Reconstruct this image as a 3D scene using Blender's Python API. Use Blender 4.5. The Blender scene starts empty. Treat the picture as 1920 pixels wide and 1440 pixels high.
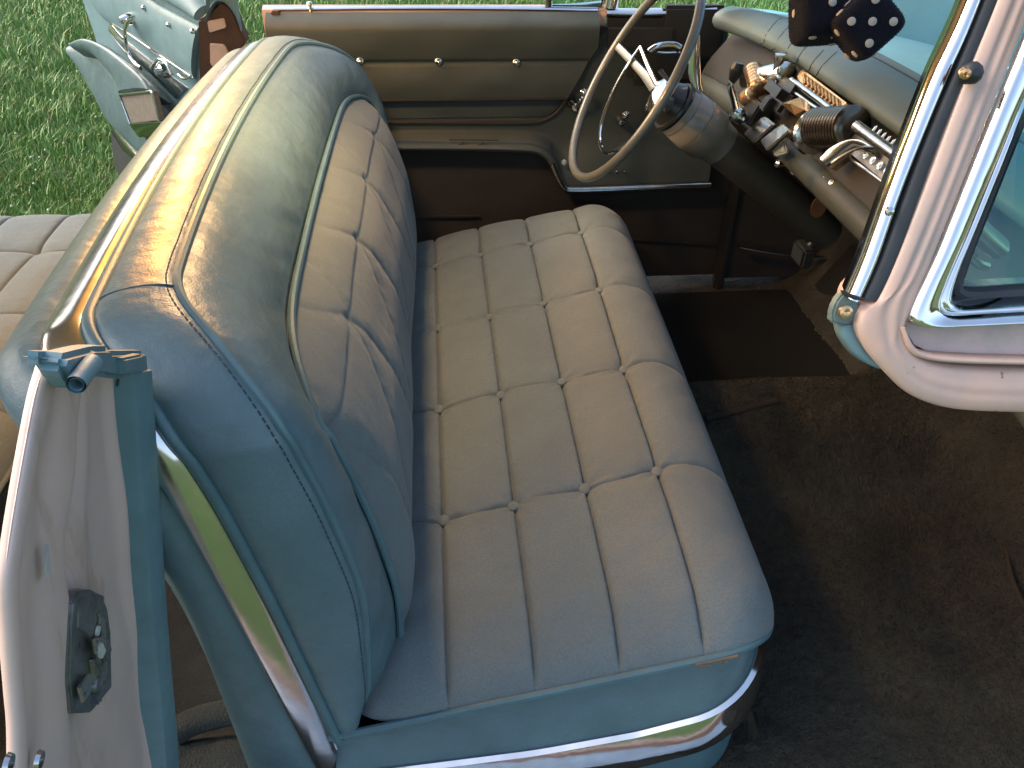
import bpy, bmesh, math, random
import numpy as np
from mathutils import Vector, Matrix
random.seed(7); rng = np.random.default_rng(7)
sc = bpy.context.scene
COL = sc.collection
# ---------------------------------------------------------------- camera
C0 = np.array([0.01051, -1.33134, 1.48323])
RM = np.array([[0.9958876, -0.0890905, 0.0164528],
               [-0.0384323, -0.5798961, -0.8137834],
               [0.0820413, 0.8098045, -0.5809353]])     # rows: right, down, forward
FPX = 1540.0
cam = bpy.data.cameras.new("camera"); co = bpy.data.objects.new("camera", cam); COL.objects.link(co)
cam.sensor_width = 36; cam.lens = FPX * 36 / 1920
cam.clip_start = 0.02; cam.clip_end = 800
m = Matrix([[RM[0][i], -RM[1][i], -RM[2][i], C0[i]] for i in range(3)] + [[0, 0, 0, 1]])
co.matrix_world = m
sc.camera = co
# ---------------------------------------------------------------- sky, sun, lamp settings
SUN_DIR = Vector((-.80, .25, .66)).normalized()
SUN_EL = math.asin(SUN_DIR.z); SUN_AZ = math.atan2(SUN_DIR.x, SUN_DIR.y)
w = bpy.data.worlds.new("World"); sc.world = w; w.use_nodes = True
nt = w.node_tree
sky = nt.nodes.new('ShaderNodeTexSky'); sky.sky_type = 'NISHITA'; sky.sun_disc = False
sky.sun_elevation = SUN_EL; sky.sun_rotation = SUN_AZ; sky.air_density = 1.0; sky.dust_density = 5.0; sky.ozone_density = .55
bg = nt.nodes['Background']; bg.inputs['Strength'].default_value = 0.15
nt.links.new(sky.outputs[0], bg.inputs[0])
sl = bpy.data.lights.new("sun", 'SUN'); sl.energy = 0.12; sl.angle = math.radians(25); sl.color = (1, .85, .68)
so = bpy.data.objects.new("sun", sl); COL.objects.link(so)
so.rotation_euler = SUN_DIR.to_track_quat('Z', 'Y').to_euler()
DOME_POWER = 1.6; QUARTER_POWER = 3.9
sc.view_settings.view_transform = 'Standard'; sc.view_settings.look = 'None'
sc.view_settings.exposure = 1.68; sc.view_settings.gamma = 1
sc.render.engine = 'CYCLES'
sc.cycles.max_bounces = 8

# ---------------------------------------------------------------- pixel helpers (1920x1440 photo)
def ray(px, py):
    return (px - 960) / FPX * RM[0] + (py - 720) / FPX * RM[1] + RM[2]
def at(px, py, ax, v):
    d = ray(px, py); i = 'xyz'.index(ax); return C0 + (v - C0[i]) / d[i] * d
def atp(px, py, p0, n):
    d = ray(px, py); n = np.array(n, float); return C0 + ((np.array(p0) - C0) @ n) / (d @ n) * d
# ---------------------------------------------------------------- materials
def mat(name, col, rough=.5, metal=0., bump=0., bscale=200., var=0., vscale=6., col2=None, spec=.5, sheen=0., coat=0., detail=4., bdist=.001, bump2=0, b2scale=20, stain=None, sscale=(14, 14, 2.2), samt=(.56, .72)):
    M = bpy.data.materials.new(name); M.use_nodes = True; t = M.node_tree; N = t.nodes; L = t.links
    b = N['Principled BSDF']
    b.inputs['Base Color'].default_value = (*col, 1); b.inputs['Roughness'].default_value = rough
    b.inputs['Metallic'].default_value = metal; b.inputs['Specular IOR Level'].default_value = spec
    if sheen: b.inputs['Sheen Weight'].default_value = sheen; b.inputs['Sheen Roughness'].default_value = .4
    if coat: b.inputs['Coat Weight'].default_value = coat; b.inputs['Coat Roughness'].default_value = .12
    tc = N.new('ShaderNodeTexCoord')
    if var:
        n = N.new('ShaderNodeTexNoise'); n.inputs['Scale'].default_value = vscale; n.inputs['Detail'].default_value = 6; n.inputs['Roughness'].default_value = .65
        L.new(tc.outputs['Object'], n.inputs['Vector'])
        r = N.new('ShaderNodeMapRange'); r.inputs[1].default_value = .35; r.inputs[2].default_value = .68
        L.new(n.outputs['Fac'], r.inputs[0])
        mx = N.new('ShaderNodeMix'); mx.data_type = 'RGBA'
        c2 = col2 or tuple(c * (1 - var) for c in col)
        mx.inputs[6].default_value = (*col, 1); mx.inputs[7].default_value = (*c2, 1)
        L.new(r.outputs[0], mx.inputs[0]); L.new(mx.outputs[2], b.inputs['Base Color'])
        r2 = N.new('ShaderNodeMapRange'); r2.inputs[3].default_value = max(rough - .07, .02); r2.inputs[4].default_value = min(rough + .09, 1)
        L.new(n.outputs['Fac'], r2.inputs[0]); L.new(r2.outputs[0], b.inputs['Roughness'])
    if stain:
        mp = N.new('ShaderNodeMapping'); mp.inputs['Scale'].default_value = sscale; L.new(tc.outputs['Object'], mp.inputs['Vector'])
        n = N.new('ShaderNodeTexNoise'); n.inputs['Scale'].default_value = 1; n.inputs['Detail'].default_value = 8; n.inputs['Roughness'].default_value = .7; L.new(mp.outputs[0], n.inputs['Vector'])
        r = N.new('ShaderNodeMapRange'); r.inputs[1].default_value = samt[0]; r.inputs[2].default_value = samt[1]; L.new(n.outputs['Fac'], r.inputs[0])
        mx2 = N.new('ShaderNodeMix'); mx2.data_type = 'RGBA'; mx2.inputs[7].default_value = (*stain, 1); L.new(r.outputs[0], mx2.inputs[0])
        if var: L.new(mx.outputs[2], mx2.inputs[6])
        else: mx2.inputs[6].default_value = (*col, 1)
        L.new(mx2.outputs[2], b.inputs['Base Color'])
    prev = None
    if bump2:
        n2 = N.new('ShaderNodeTexNoise'); n2.inputs['Scale'].default_value = b2scale; n2.inputs['Detail'].default_value = 3
        L.new(tc.outputs['Object'], n2.inputs['Vector'])
        bp2 = N.new('ShaderNodeBump'); bp2.inputs['Strength'].default_value = 1; bp2.inputs['Distance'].default_value = bump2
        L.new(n2.outputs['Fac'], bp2.inputs['Height']); L.new(bp2.outputs[0], b.inputs['Normal']); prev = bp2
    if bump:
        n = N.new('ShaderNodeTexNoise'); n.inputs['Scale'].default_value = bscale; n.inputs['Detail'].default_value = detail
        L.new(tc.outputs['Object'], n.inputs['Vector'])
        bp = N.new('ShaderNodeBump'); bp.inputs['Strength'].default_value = bump; bp.inputs['Distance'].default_value = bdist
        L.new(n.outputs['Fac'], bp.inputs['Height']); L.new(bp.outputs[0], b.inputs['Normal'])
        if prev: L.new(prev.outputs[0], bp.inputs['Normal'])
    return M
VINYL = mat('teal vinyl', (.108, .178, .200), .37, stain=(.084, .142, .163), sscale=(300, 300, 300), samt=(.46, .72), bump=.5, bscale=420, var=.3, vscale=8, bdist=.0008, bump2=.006, b2scale=14)
VINYLD = mat('teal vinyl welt', (.085, .165, .19), .38, bump=.3, bscale=500, var=.2, vscale=20)
CLOTH = mat('grey cloth', (.146, .182, .184), .85, stain=(.098, .122, .124), sscale=(380, 380, 380), samt=(.42, .70), bump=.8, bscale=700, var=.16, vscale=7, bdist=.0008, sheen=.12, bump2=.003, b2scale=25)
DOORV = mat('door vinyl', (.044, .060, .058), .6, bump=.4, bscale=450, var=.2, vscale=8, bdist=.0008, bump2=.003, b2scale=10)
DOORC = mat('door cloth', (.028, .024, .021), .8, bump=.6, bscale=700, var=.25, vscale=10)
PAD = mat('dash pad', (.12, .17, .165), .5, bump=.3, bscale=600, var=.18, vscale=9)
PADD = mat('dash face paint', (.018, .018, .016), .6, bump=.2, bscale=300, var=.2, vscale=10)
TRIM = mat('brushed trim', (.70, .69, .66), .17, 1., var=.15, vscale=25, bump2=.001, b2scale=10)
CHROME = mat('chrome', (.78, .78, .76), .09, 1., var=.12, vscale=25, bump2=.0012, b2scale=12)
CHROMEW = mat('worn chrome', (.66, .64, .6), .2, 1., bump=.2, bscale=120, var=.3, vscale=30)
STEEL = mat('latch steel', (.26, .28, .28), .42, .8, bump=.5, bscale=90, var=.5, vscale=60)
PINK = mat('pink paint', (.48, .34, .30), .38, bump=.15, bscale=60, var=.2, vscale=7, col2=(.50, .385, .34), coat=.25, bump2=.002, b2scale=9)
PINKP = mat('post pink paint', (.60, .45, .38), .5, bump=.25, bscale=80, var=.25, vscale=9, col2=(.52, .41, .36), stain=(.34, .22, .13), bump2=.002, b2scale=9)
PINKF = mat('frame pink paint', (.55, .37, .29), .42, bump=.2, bscale=80, var=.25, vscale=14, col2=(.42, .33, .28), stain=(.20, .13, .08), sscale=(70, 70, 70), samt=(.66, .70), bump2=.0015, b2scale=14)
PINKW = mat('weathered pink paint', (.55, .42, .38), .5, bump=.4, bscale=90, var=.5, vscale=22, col2=(.38, .33, .30))
TEALP = mat('teal paint', (.13, .235, .265), .5, bump=.3, bscale=250, var=.2, vscale=18)
RUBBER = mat('black rubber', (.022, .027, .03), .5, bump=.3, bscale=120, var=.3, vscale=30)
BLACK = mat('black plastic', (.015, .015, .014), .3)
CARPET = mat('brown carpet', (.043, .040, .026), .95, bump=1., bscale=260, var=.6, vscale=4.5, col2=(.0105, .0110, .0095), bdist=.006, bump2=.015, b2scale=28)
CARPETG = mat('grey carpet', (.030, .042, .043), .95, bump=1., bscale=300, var=.4, vscale=12, bdist=.005)
RUST = mat('rusty steel', (.065, .035, .023), .8, bump=.8, bscale=150, var=.6, vscale=25, col2=(.045, .03, .025))
ROLL = mat('dash roll vinyl', (.065, .078, .068), .5, bump=.3, bscale=500, var=.25, vscale=10)
DTOP = mat('dash top paint', (.25, .56, .60), .55, bump=.3, bscale=300, var=.12, vscale=8)
DCH_LIT = mat('gold-lit dash chrome', (.82, .76, .66), .17, 1., var=.1, vscale=40, bump2=.001, b2scale=30)  # warm lamplight is mixed into the base colour of this chrome
IVORY = mat('grey ivory plastic', (.12, .13, .118), .3, var=.25, vscale=30, coat=.3)
COLUMN = mat('column paint', (.20, .185, .15), .32, var=.15, vscale=20, coat=.3)
COPPER_LIT = mat('satin copper and gold-lit chrome', (.85, .54, .28), .22, .9, var=.25, vscale=30)  # copper tone; also carries the gold lamp reflection on chrome dash pieces
LEATH = mat('tan leather', (.22, .09, .04), .6, bump=.5, bscale=100, var=.4, vscale=40)
FUZZ = mat('black plush', (.0025, .0055, .020), .95, bump=1, bscale=400, bdist=.003, sheen=.05)
WHITE = mat('white felt', (.62, .6, .56), .9, bump=.5, bscale=300)
HEAD = mat('headliner', (.34, .36, .34), .8)
PALE = mat('pale enamel', (.5, .52, .45), .4, var=.2, vscale=40)
def glass(name, tint, f=.5):
    M = bpy.data.materials.new(name); M.use_nodes = True; N = M.node_tree.nodes; L = M.node_tree.links
    N.remove(N['Principled BSDF'])
    o = N['Material Output']; tr = N.new('ShaderNodeBsdfTransparent'); tr.inputs[0].default_value = (*tint, 1)
    g = N.new('ShaderNodeBsdfGlossy'); g.inputs['Roughness'].default_value = .02
    fr = N.new('ShaderNodeFresnel'); fr.inputs[0].default_value = 1.45
    mx = N.new('ShaderNodeMixShader'); L.new(fr.outputs[0], mx.inputs[0]); L.new(tr.outputs[0], mx.inputs[1]); L.new(g.outputs[0], mx.inputs[2])
    L.new(mx.outputs[0], o.inputs[0]); return M
SGLASS = glass('side glass', (.62, .93, .97))
GLASS = glass('tinted glass', (.80, .96, .97))
# ---------------------------------------------------------------- mesh helpers
def props(o, label=None, cat=None, group=None, kind=None):
    if label: o['label'] = label
    if cat: o['category'] = cat
    if group: o['group'] = group
    if kind: o['kind'] = kind
    return o
def empty(name, loc, label, cat, group=None):
    o = bpy.data.objects.new(name, None); COL.objects.link(o); o.location = loc; o.empty_display_size = .1
    return props(o, label, cat, group)
def link(name, me, M, parent):
    me.materials.clear()
    for q in (M if isinstance(M, (list, tuple)) else [M]): me.materials.append(q)
    o = bpy.data.objects.new(name, me); COL.objects.link(o)
    if parent is not None: o.parent = parent
    return o
class G:
    """collects geometry for ONE mesh"""
    def __init__(s): s.v = []; s.f = []; s.n = 0; s.mi = []
    def add(s, V, F, mi=0):
        V = np.asarray(V, float); s.v.append(V)
        s.f += [[i + s.n for i in f] for f in F]; s.mi += [mi] * len(F); s.n += len(V); return s
    def grid(s, P, cu=False, cv=False, mi=0):
        P = np.asarray(P); nu, nv = P.shape[:2]; F = []
        for i in range(nu - (0 if cu else 1)):
            a = i * nv; b = ((i + 1) % nu) * nv
            for j in range(nv - (0 if cv else 1)):
                k = (j + 1) % nv; F.append([a + j, b + j, b + k, a + k])
        return s.add(P.reshape(-1, 3), F, mi)
    def obj(s, name, M, parent, smooth=True, sub=0, sharp=40, origin=True):
        V = np.concatenate(s.v); me = bpy.data.meshes.new(name)
        me.from_pydata(V.tolist(), [], s.f)
        if smooth: me.shade_smooth() if hasattr(me, 'shade_smooth') else [setattr(p, 'use_smooth', True) for p in me.polygons]
        if smooth and sharp and sharp < 180:
            try: me.set_sharp_from_angle(angle=math.radians(sharp))
            except Exception: pass
        if any(s.mi): me.polygons.foreach_set('material_index', s.mi)
        bm = bmesh.new(); bm.from_mesh(me); bmesh.ops.recalc_face_normals(bm, faces=bm.faces); bm.to_mesh(me); bm.free()
        me.update()
        return link(name, me, M, parent)
def resamp(P, n, smooth=True):
    P = np.asarray(P, float)
    if smooth and len(P) > 2:      # Catmull-Rom
        Q = [P[0]]; E = np.vstack([2 * P[0] - P[1], P, 2 * P[-1] - P[-2]])
        for i in range(1, len(E) - 2):
            p0, p1, p2, p3 = E[i - 1:i + 3]
            for t in np.linspace(0, 1, 9)[1:]:
                Q.append(.5 * ((2 * p1) + (-p0 + p2) * t + (2 * p0 - 5 * p1 + 4 * p2 - p3) * t * t + (-p0 + 3 * p1 - 3 * p2 + p3) * t ** 3))
        P = np.array(Q)
    d = np.r_[0, np.cumsum(np.linalg.norm(np.diff(P, axis=0), axis=1))]
    s = np.linspace(0, d[-1], n)
    return np.stack([np.interp(s, d, P[:, k]) for k in range(3)], 1)
def frames(P, up=(0, 0, 1), closed=False):
    T = np.gradient(P, axis=0)
    if closed: T = np.roll(P, -1, 0) - np.roll(P, 1, 0)
    T /= np.linalg.norm(T, axis=1)[:, None] + 1e-12
    up = np.array(up, float); S = np.cross(T, up); ln = np.linalg.norm(S, axis=1)[:, None]
    S = np.where(ln > 1e-3, S / (ln + 1e-12), np.array([1., 0, 0])); U = np.cross(S, T)
    return T, S, U
def sweep(g, P, a, b, k=10, up=(0, 0, 1), p=2., closed=False, caps=True, mi=0, taper=None):
    """superellipse cross-section, half-width a (side), half-height b (up)"""
    P = np.asarray(P, float); T, S, U = frames(P, up, closed)
    th = np.linspace(0, 2 * np.pi, k, endpoint=False); c, s = np.cos(th), np.sin(th)
    c = np.sign(c) * np.abs(c) ** (2 / p); s = np.sign(s) * np.abs(s) ** (2 / p)
    n = len(P); tp = np.ones(n) if taper is None else np.interp(np.linspace(0, 1, n), np.linspace(0, 1, len(taper)), taper)
    R = P[:, None] + tp[:, None, None] * (a * c[None, :, None] * S[:, None] + b * s[None, :, None] * U[:, None])
    g.grid(R, cu=closed, cv=True, mi=mi)
    if caps and not closed:
        for e in (0, -1):
            g.add(R[e], [list(range(k))], mi)
    return g
def tube(g, P, r, k=8, closed=False, caps=True, mi=0):
    P = np.asarray(P, float); T = (np.roll(P, -1, 0) - np.roll(P, 1, 0)) if closed else np.gradient(P, axis=0)
    T /= np.linalg.norm(T, axis=1)[:, None] + 1e-12
    u = np.cross(T[0], [.3, .5, .8]); u /= np.linalg.norm(u); S = []
    for t in T:
        u = u - t * (u @ t); u /= np.linalg.norm(u) + 1e-12; S.append(u)
    S = np.array(S); U = np.cross(T, S); th = np.linspace(0, 2 * np.pi, k, endpoint=False)
    R = P[:, None] + r * (np.cos(th)[None, :, None] * S[:, None] + np.sin(th)[None, :, None] * U[:, None])
    g.grid(R, cu=closed, cv=True, mi=mi)
    if caps and not closed:
        for e in (0, -1): g.add(R[e], [list(range(k))], mi)
    return g
def lathe(g, org, ax, prof, k=28, mi=0):
    ax = np.array(ax, float); ax /= np.linalg.norm(ax); u = np.cross(ax, [0, 0, 1.]);
    if np.linalg.norm(u) < 1e-3: u = np.array([1., 0, 0])
    u /= np.linalg.norm(u); v = np.cross(ax, u); th = np.linspace(0, 2 * np.pi, k, endpoint=False)
    d = np.cos(th)[:, None] * u + np.sin(th)[:, None] * v
    P = np.array([np.array(org) + ax * h + d * r for (h, r) in prof]); g.grid(P, cv=True, mi=mi)
    for e in (0, -1):
        if prof[e][1] > 1e-5: g.add(P[e], [list(range(k))], mi)
    return g
def rbox(g, c, size, rot=None, r=.004, mi=0, seg=2):
    bm = bmesh.new(); bmesh.ops.create_cube(bm, size=1)
    bmesh.ops.scale(bm, vec=size, verts=bm.verts)
    if r: bmesh.ops.bevel(bm, geom=bm.edges[:], offset=min(r, min(size) * .45), segments=seg, affect='EDGES')
    V = np.array([v.co for v in bm.verts]); F = [[v.index for v in f.verts] for f in bm.faces]; bm.free()
    if rot is not None: V = V @ np.array(rot).T
    return g.add(V + np.array(c), F, mi)
def rotm(ax, deg): return np.array(Matrix.Rotation(math.radians(deg), 3, ax))
def basis(n, up=(0, 0, 1)):
    n = np.array(n, float); n /= np.linalg.norm(n); s = np.cross(up, n); s /= np.linalg.norm(s); return np.stack([s, np.cross(n, s), n], 1)
def ribbon(g, A, B, nrm, bulge, thick, n=40, k=8, p=2.2, smooth=True, mi=0):
    A = resamp(A, n, smooth); B = resamp(B, n, smooth); nrm = np.array(nrm, float); nrm /= np.linalg.norm(nrm)
    s = .5 - .5 * np.cos(np.linspace(0, np.pi, k)); h = (1 - np.abs(2 * s - 1) ** p) ** (1 / p)
    F = A[:, None] * (1 - s)[None, :, None] + B[:, None] * s[None, :, None] + bulge * h[None, :, None] * nrm
    Bk = np.stack([B - thick * nrm, A - thick * nrm], 1)
    R = np.concatenate([F, Bk], 1); g.grid(R, cv=True, mi=mi)
    for e in (0, -1): g.add(R[e], [list(range(R.shape[1]))], mi)
    return g
def slab(g, poly, nrm, thick, mi=0, r=0.):
    """polygon (list of 3-D points) extruded by thick against nrm, bevelled"""
    nrm = np.array(nrm, float); nrm /= np.linalg.norm(nrm); P = np.array(poly, float)
    bm = bmesh.new(); a = [bm.verts.new(q) for q in P]; b = [bm.verts.new(q - nrm * thick) for q in P]; n = len(P)
    bm.faces.new(a); bm.faces.new(b[::-1])
    for i in range(n): bm.faces.new([a[i], b[i], b[(i + 1) % n], a[(i + 1) % n]])
    bmesh.ops.recalc_face_normals(bm, faces=bm.faces)
    if r: bmesh.ops.bevel(bm, geom=bm.edges[:], offset=r, segments=2, affect='EDGES')
    bmesh.ops.triangulate(bm, faces=[f for f in bm.faces if len(f.verts) > 4])
    bm.verts.index_update()
    V = np.array([v.co for v in bm.verts]); F = [[v.index for v in f.verts] for f in bm.faces]; bm.free()
    return g.add(V, F, mi)
def px3(lst, ax, v): return np.array([at(x, y, ax, v) for x, y in lst])
def sstep(x, a, b):
    t = np.clip((x - a) / (b - a), 0, 1); return t * t * (3 - 2 * t)
# ================================================================ GROUND AND GRASS
def ground_z(x, y): return .03 * np.sin(x * .9 + 1) * np.cos(y * .7)
GMAT = mat('lawn soil', (.050, .105, .028), .95, bump=1, bscale=40, var=.5, vscale=1.2, col2=(.075, .11, .04), bdist=.03)
n = 80; xs = np.sign(np.linspace(-1, 1, n)) * np.abs(np.linspace(-1, 1, n)) ** 3 * 150
X, Y = np.meshgrid(xs, xs, indexing='ij'); g = G(); g.grid(np.stack([X, Y, ground_z(X, Y) - .03], -1))
o = g.obj('ground', GMAT, None); props(o, kind='structure')
def blade_mat(name, c1, c2):
    M = mat(name, c1, .5, var=.3, vscale=1.3, col2=c2)
    return M
GR1 = blade_mat('grass blade', (.115, .25, .05), (.17, .28, .075)); GR2 = mat('dry grass blade', (.20, .19, .07), .7); GRW = mat('clover flower', (.5, .5, .42), .8)
def make_grass():
    pts = []
    def region(x0, x1, y0, y1, N, s):
        x = rng.uniform(x0, x1, N); y = rng.uniform(y0, y1, N); pts.append(np.stack([x, y, np.full(N, s)], 1))
    region(-2.6, -.3, 1.05, 2.6, 42000, .9); region(-3.6, -.2, 2.6, 4.5, 42000, 1.15); region(-5, 3.2, 4.5, 9, 70000, 1.6)
    region(.6, 4.2, 1.3, 5, 16000, 1.4); region(3, 9, 5, 11, 14000, 2.2); region(-5, 6, 9, 16, 16000, 2.8)
    A = np.concatenate(pts); N = len(A); s = A[:, 2]
    tuft = .75 + .5 * np.sin(A[:, 0] * 7 + 2 * np.sin(A[:, 1] * 5)) * np.sin(A[:, 1] * 6 + 1) * .6
    h = rng.uniform(.03, .085, N) * np.sqrt(s) * tuft * (1 + .9 * (rng.random(N) < .05)) + .010; wd = rng.uniform(.0018, .0034, N) * s
    a = rng.uniform(0, 2 * np.pi, N); ln = rng.normal(0, .55, N) * h + .2 * h; b = a + rng.uniform(-1, 1, N)
    base = np.stack([A[:, 0], A[:, 1], ground_z(A[:, 0], A[:, 1]) - .028], 1)
    side = np.stack([np.cos(a), np.sin(a), 0 * a], 1) * wd[:, None]; lean = np.stack([-np.sin(b), np.cos(b), 0 * b], 1)
    mid = base + lean * (ln * .3)[:, None] + np.array([0, 0, 1.]) * (h * .6)[:, None]
    tip = base + lean * ln[:, None] + np.array([0, 0, 1.]) * h[:, None]
    V = np.stack([base - side, base + side, mid - side * .8, mid + side * .8, tip], 1).reshape(-1, 3)
    me = bpy.data.meshes.new('grass'); i = np.arange(N) * 5
    quads = np.stack([i, i + 1, i + 3, i + 2], 1); tris = np.stack([i + 2, i + 3, i + 4], 1)
    # clover heads
    F = 260; fx = np.concatenate([rng.uniform(-3.6, -.9, F // 2), rng.uniform(-5, 3, F // 2)]); fy = np.concatenate([rng.uniform(1.2, 4.5, F // 2), rng.uniform(4, 9, F // 2)])
    oct_ = np.array([[1, 0, 0], [-1, 0, 0], [0, 1, 0], [0, -1, 0], [0, 0, 1], [0, 0, -1]]) * .007
    FV = (np.stack([fx, fy, ground_z(fx, fy) + rng.uniform(.02, .06, F)], 1)[:, None] + oct_[None]).reshape(-1, 3)
    of = np.array([[0, 2, 4], [2, 1, 4], [1, 3, 4], [3, 0, 4], [2, 0, 5], [1, 2, 5], [3, 1, 5], [0, 3, 5]])
    ft = (np.arange(F)[:, None, None] * 6 + of[None] + len(V)).reshape(-1, 3)
    V = np.vstack([V, FV]); loops = np.concatenate([quads.ravel(), tris.ravel(), ft.ravel()])
    tot = np.r_[np.full(N, 4), np.full(N, 3), np.full(len(ft), 3)]; st = np.r_[0, np.cumsum(tot)[:-1]]
    me.vertices.add(len(V)); me.vertices.foreach_set('co', V.ravel()); me.loops.add(len(loops)); me.loops.foreach_set('vertex_index', loops)
    me.polygons.add(len(tot)); me.polygons.foreach_set('loop_start', st); me.polygons.foreach_set('loop_total', tot)
    dry = (rng.random(N) < .11).astype(int)
    me.update(calc_edges=True); me.validate()
    o = link('grass', me, [GR1, GR2, GRW], None)
    me.polygons.foreach_set('material_index', np.r_[dry, dry, np.full(len(ft), 2)].astype(np.int32))
    props(o, 'green uncut lawn grass with a few clover heads around the car', 'grass', kind='stuff')
make_grass()
def treeline():
    g = G(); M = mat('distant foliage', (.03, .05, .018), .9, bump=1, bscale=3, var=.6, vscale=.8, bdist=.3)
    P = []
    for a in np.linspace(math.radians(-75), math.radians(240), 500):
        R0 = 46 + 6 * math.sin(a * 3); h = 6.0 + 1.6 * math.sin(a * 9) + 1.2 * math.sin(a * 23 + 1) + .8 * random.random()
        if math.sin(a) < -.2: h *= .5
        P.append([((R0 + 2.5 * math.sin(t * 3)) * math.cos(a), (R0 + 2.5 * math.sin(t * 3)) * math.sin(a), h * t + random.uniform(-.2, .2)) for t in np.linspace(-.05, 1, 10)] + [((R0 + 5) * math.cos(a), (R0 + 5) * math.sin(a), h * .8)])
    g.grid(np.array(P)); o = g.obj('far_wood', M, None, sharp=180); props(o, 'dark line of trees beyond the far edge of the lawn', 'wood', kind='stuff')
treeline()
# ================================================================ CAR
car = empty('vintage_car', (0, 0, 0), 'pink and teal vintage hardtop car with doors open and grey tufted bench seats', 'car')
# ---- roof with dome lamp (above the frame; it shades the cabin)
g = G()
u = np.linspace(-1, 1, 25); v = np.linspace(0, 1, 25)
U_, V_ = np.meshgrid(u, v, indexing='ij')
def roofz(U_, V_): return 1.545 - .085 * np.abs(U_) ** 2.6 - .03 * (2 * V_ - .8) ** 2
xr = -1.95 + V_ * (2.36 + .12 * (1 - U_ ** 2)); P = np.stack([xr, U_ * .64, roofz(U_, V_)], -1); g.grid(P)
o = g.obj('roof', TEALP, car)
g = G(); P2 = P.copy(); P2[..., 2] -= .035; P2[..., 1] *= .985; g.grid(P2); g.obj('headliner', HEAD, o)
LX, LY = -.235, .02
lz = 1.485
g = G(); lathe(g, (LX, LY, lz), (0, 0, -1), [(-.01, .092), (0, .092), (.012, .086), (.012, .078), (.004, .076)], 32); g.obj('lamp_bezel', CHROME, o)
EM = bpy.data.materials.new('lamp lens'); EM.use_nodes = True
b = EM.node_tree.nodes['Principled BSDF']; b.inputs['Emission Color'].default_value = (1, .50, .17, 1); b.inputs['Emission Strength'].default_value = 28; b.inputs['Base Color'].default_value = (.8, .75, .6, 1)
g = G(); lathe(g, (LX, LY, lz), (0, 0, -1), [(.006, .075), (.018, .066), (.026, .03), (.028, 0)], 32); g.obj('lamp_lens', EM, o)
al = bpy.data.lights.new('dome_bulb', 'AREA'); al.shape = 'DISK'; al.size = .15; al.energy = DOME_POWER; al.color = (1, .69, .38)
ao = bpy.data.objects.new('dome_bulb', al); COL.objects.link(ao); ao.location = (LX, LY, lz - .032); ao.parent = car
# courtesy lamp on the far rear roof pillar
QP = np.array([-.60, .555, 1.37]); QN = np.array([.45, -.80, -.40]); QN /= np.linalg.norm(QN)
g = G(); rbox(g, (-1.8, .70, 1.28), (.30, .06, .48), rot=rotm('X', 12), r=.02, seg=3); qp = g.obj('roof_pillar', TEALP, o)
g = G(); lathe(g, QP - QN * .045, QN, [(-.02, .04), (.02, .04), (.03, .036), (.03, .03)], 28); g.obj('courtesy_lamp', CHROME, o)
ql = bpy.data.lights.new('courtesy_bulb', 'AREA'); ql.shape = 'DISK'; ql.size = .07; ql.energy = QUARTER_POWER; ql.color = (1, .41, .08)
qo = bpy.data.objects.new('courtesy_bulb', ql); COL.objects.link(qo); qo.location = QP; qo.rotation_euler = Vector(-QN).to_track_quat('Z', 'Y').to_euler(); qo.parent = car
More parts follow.
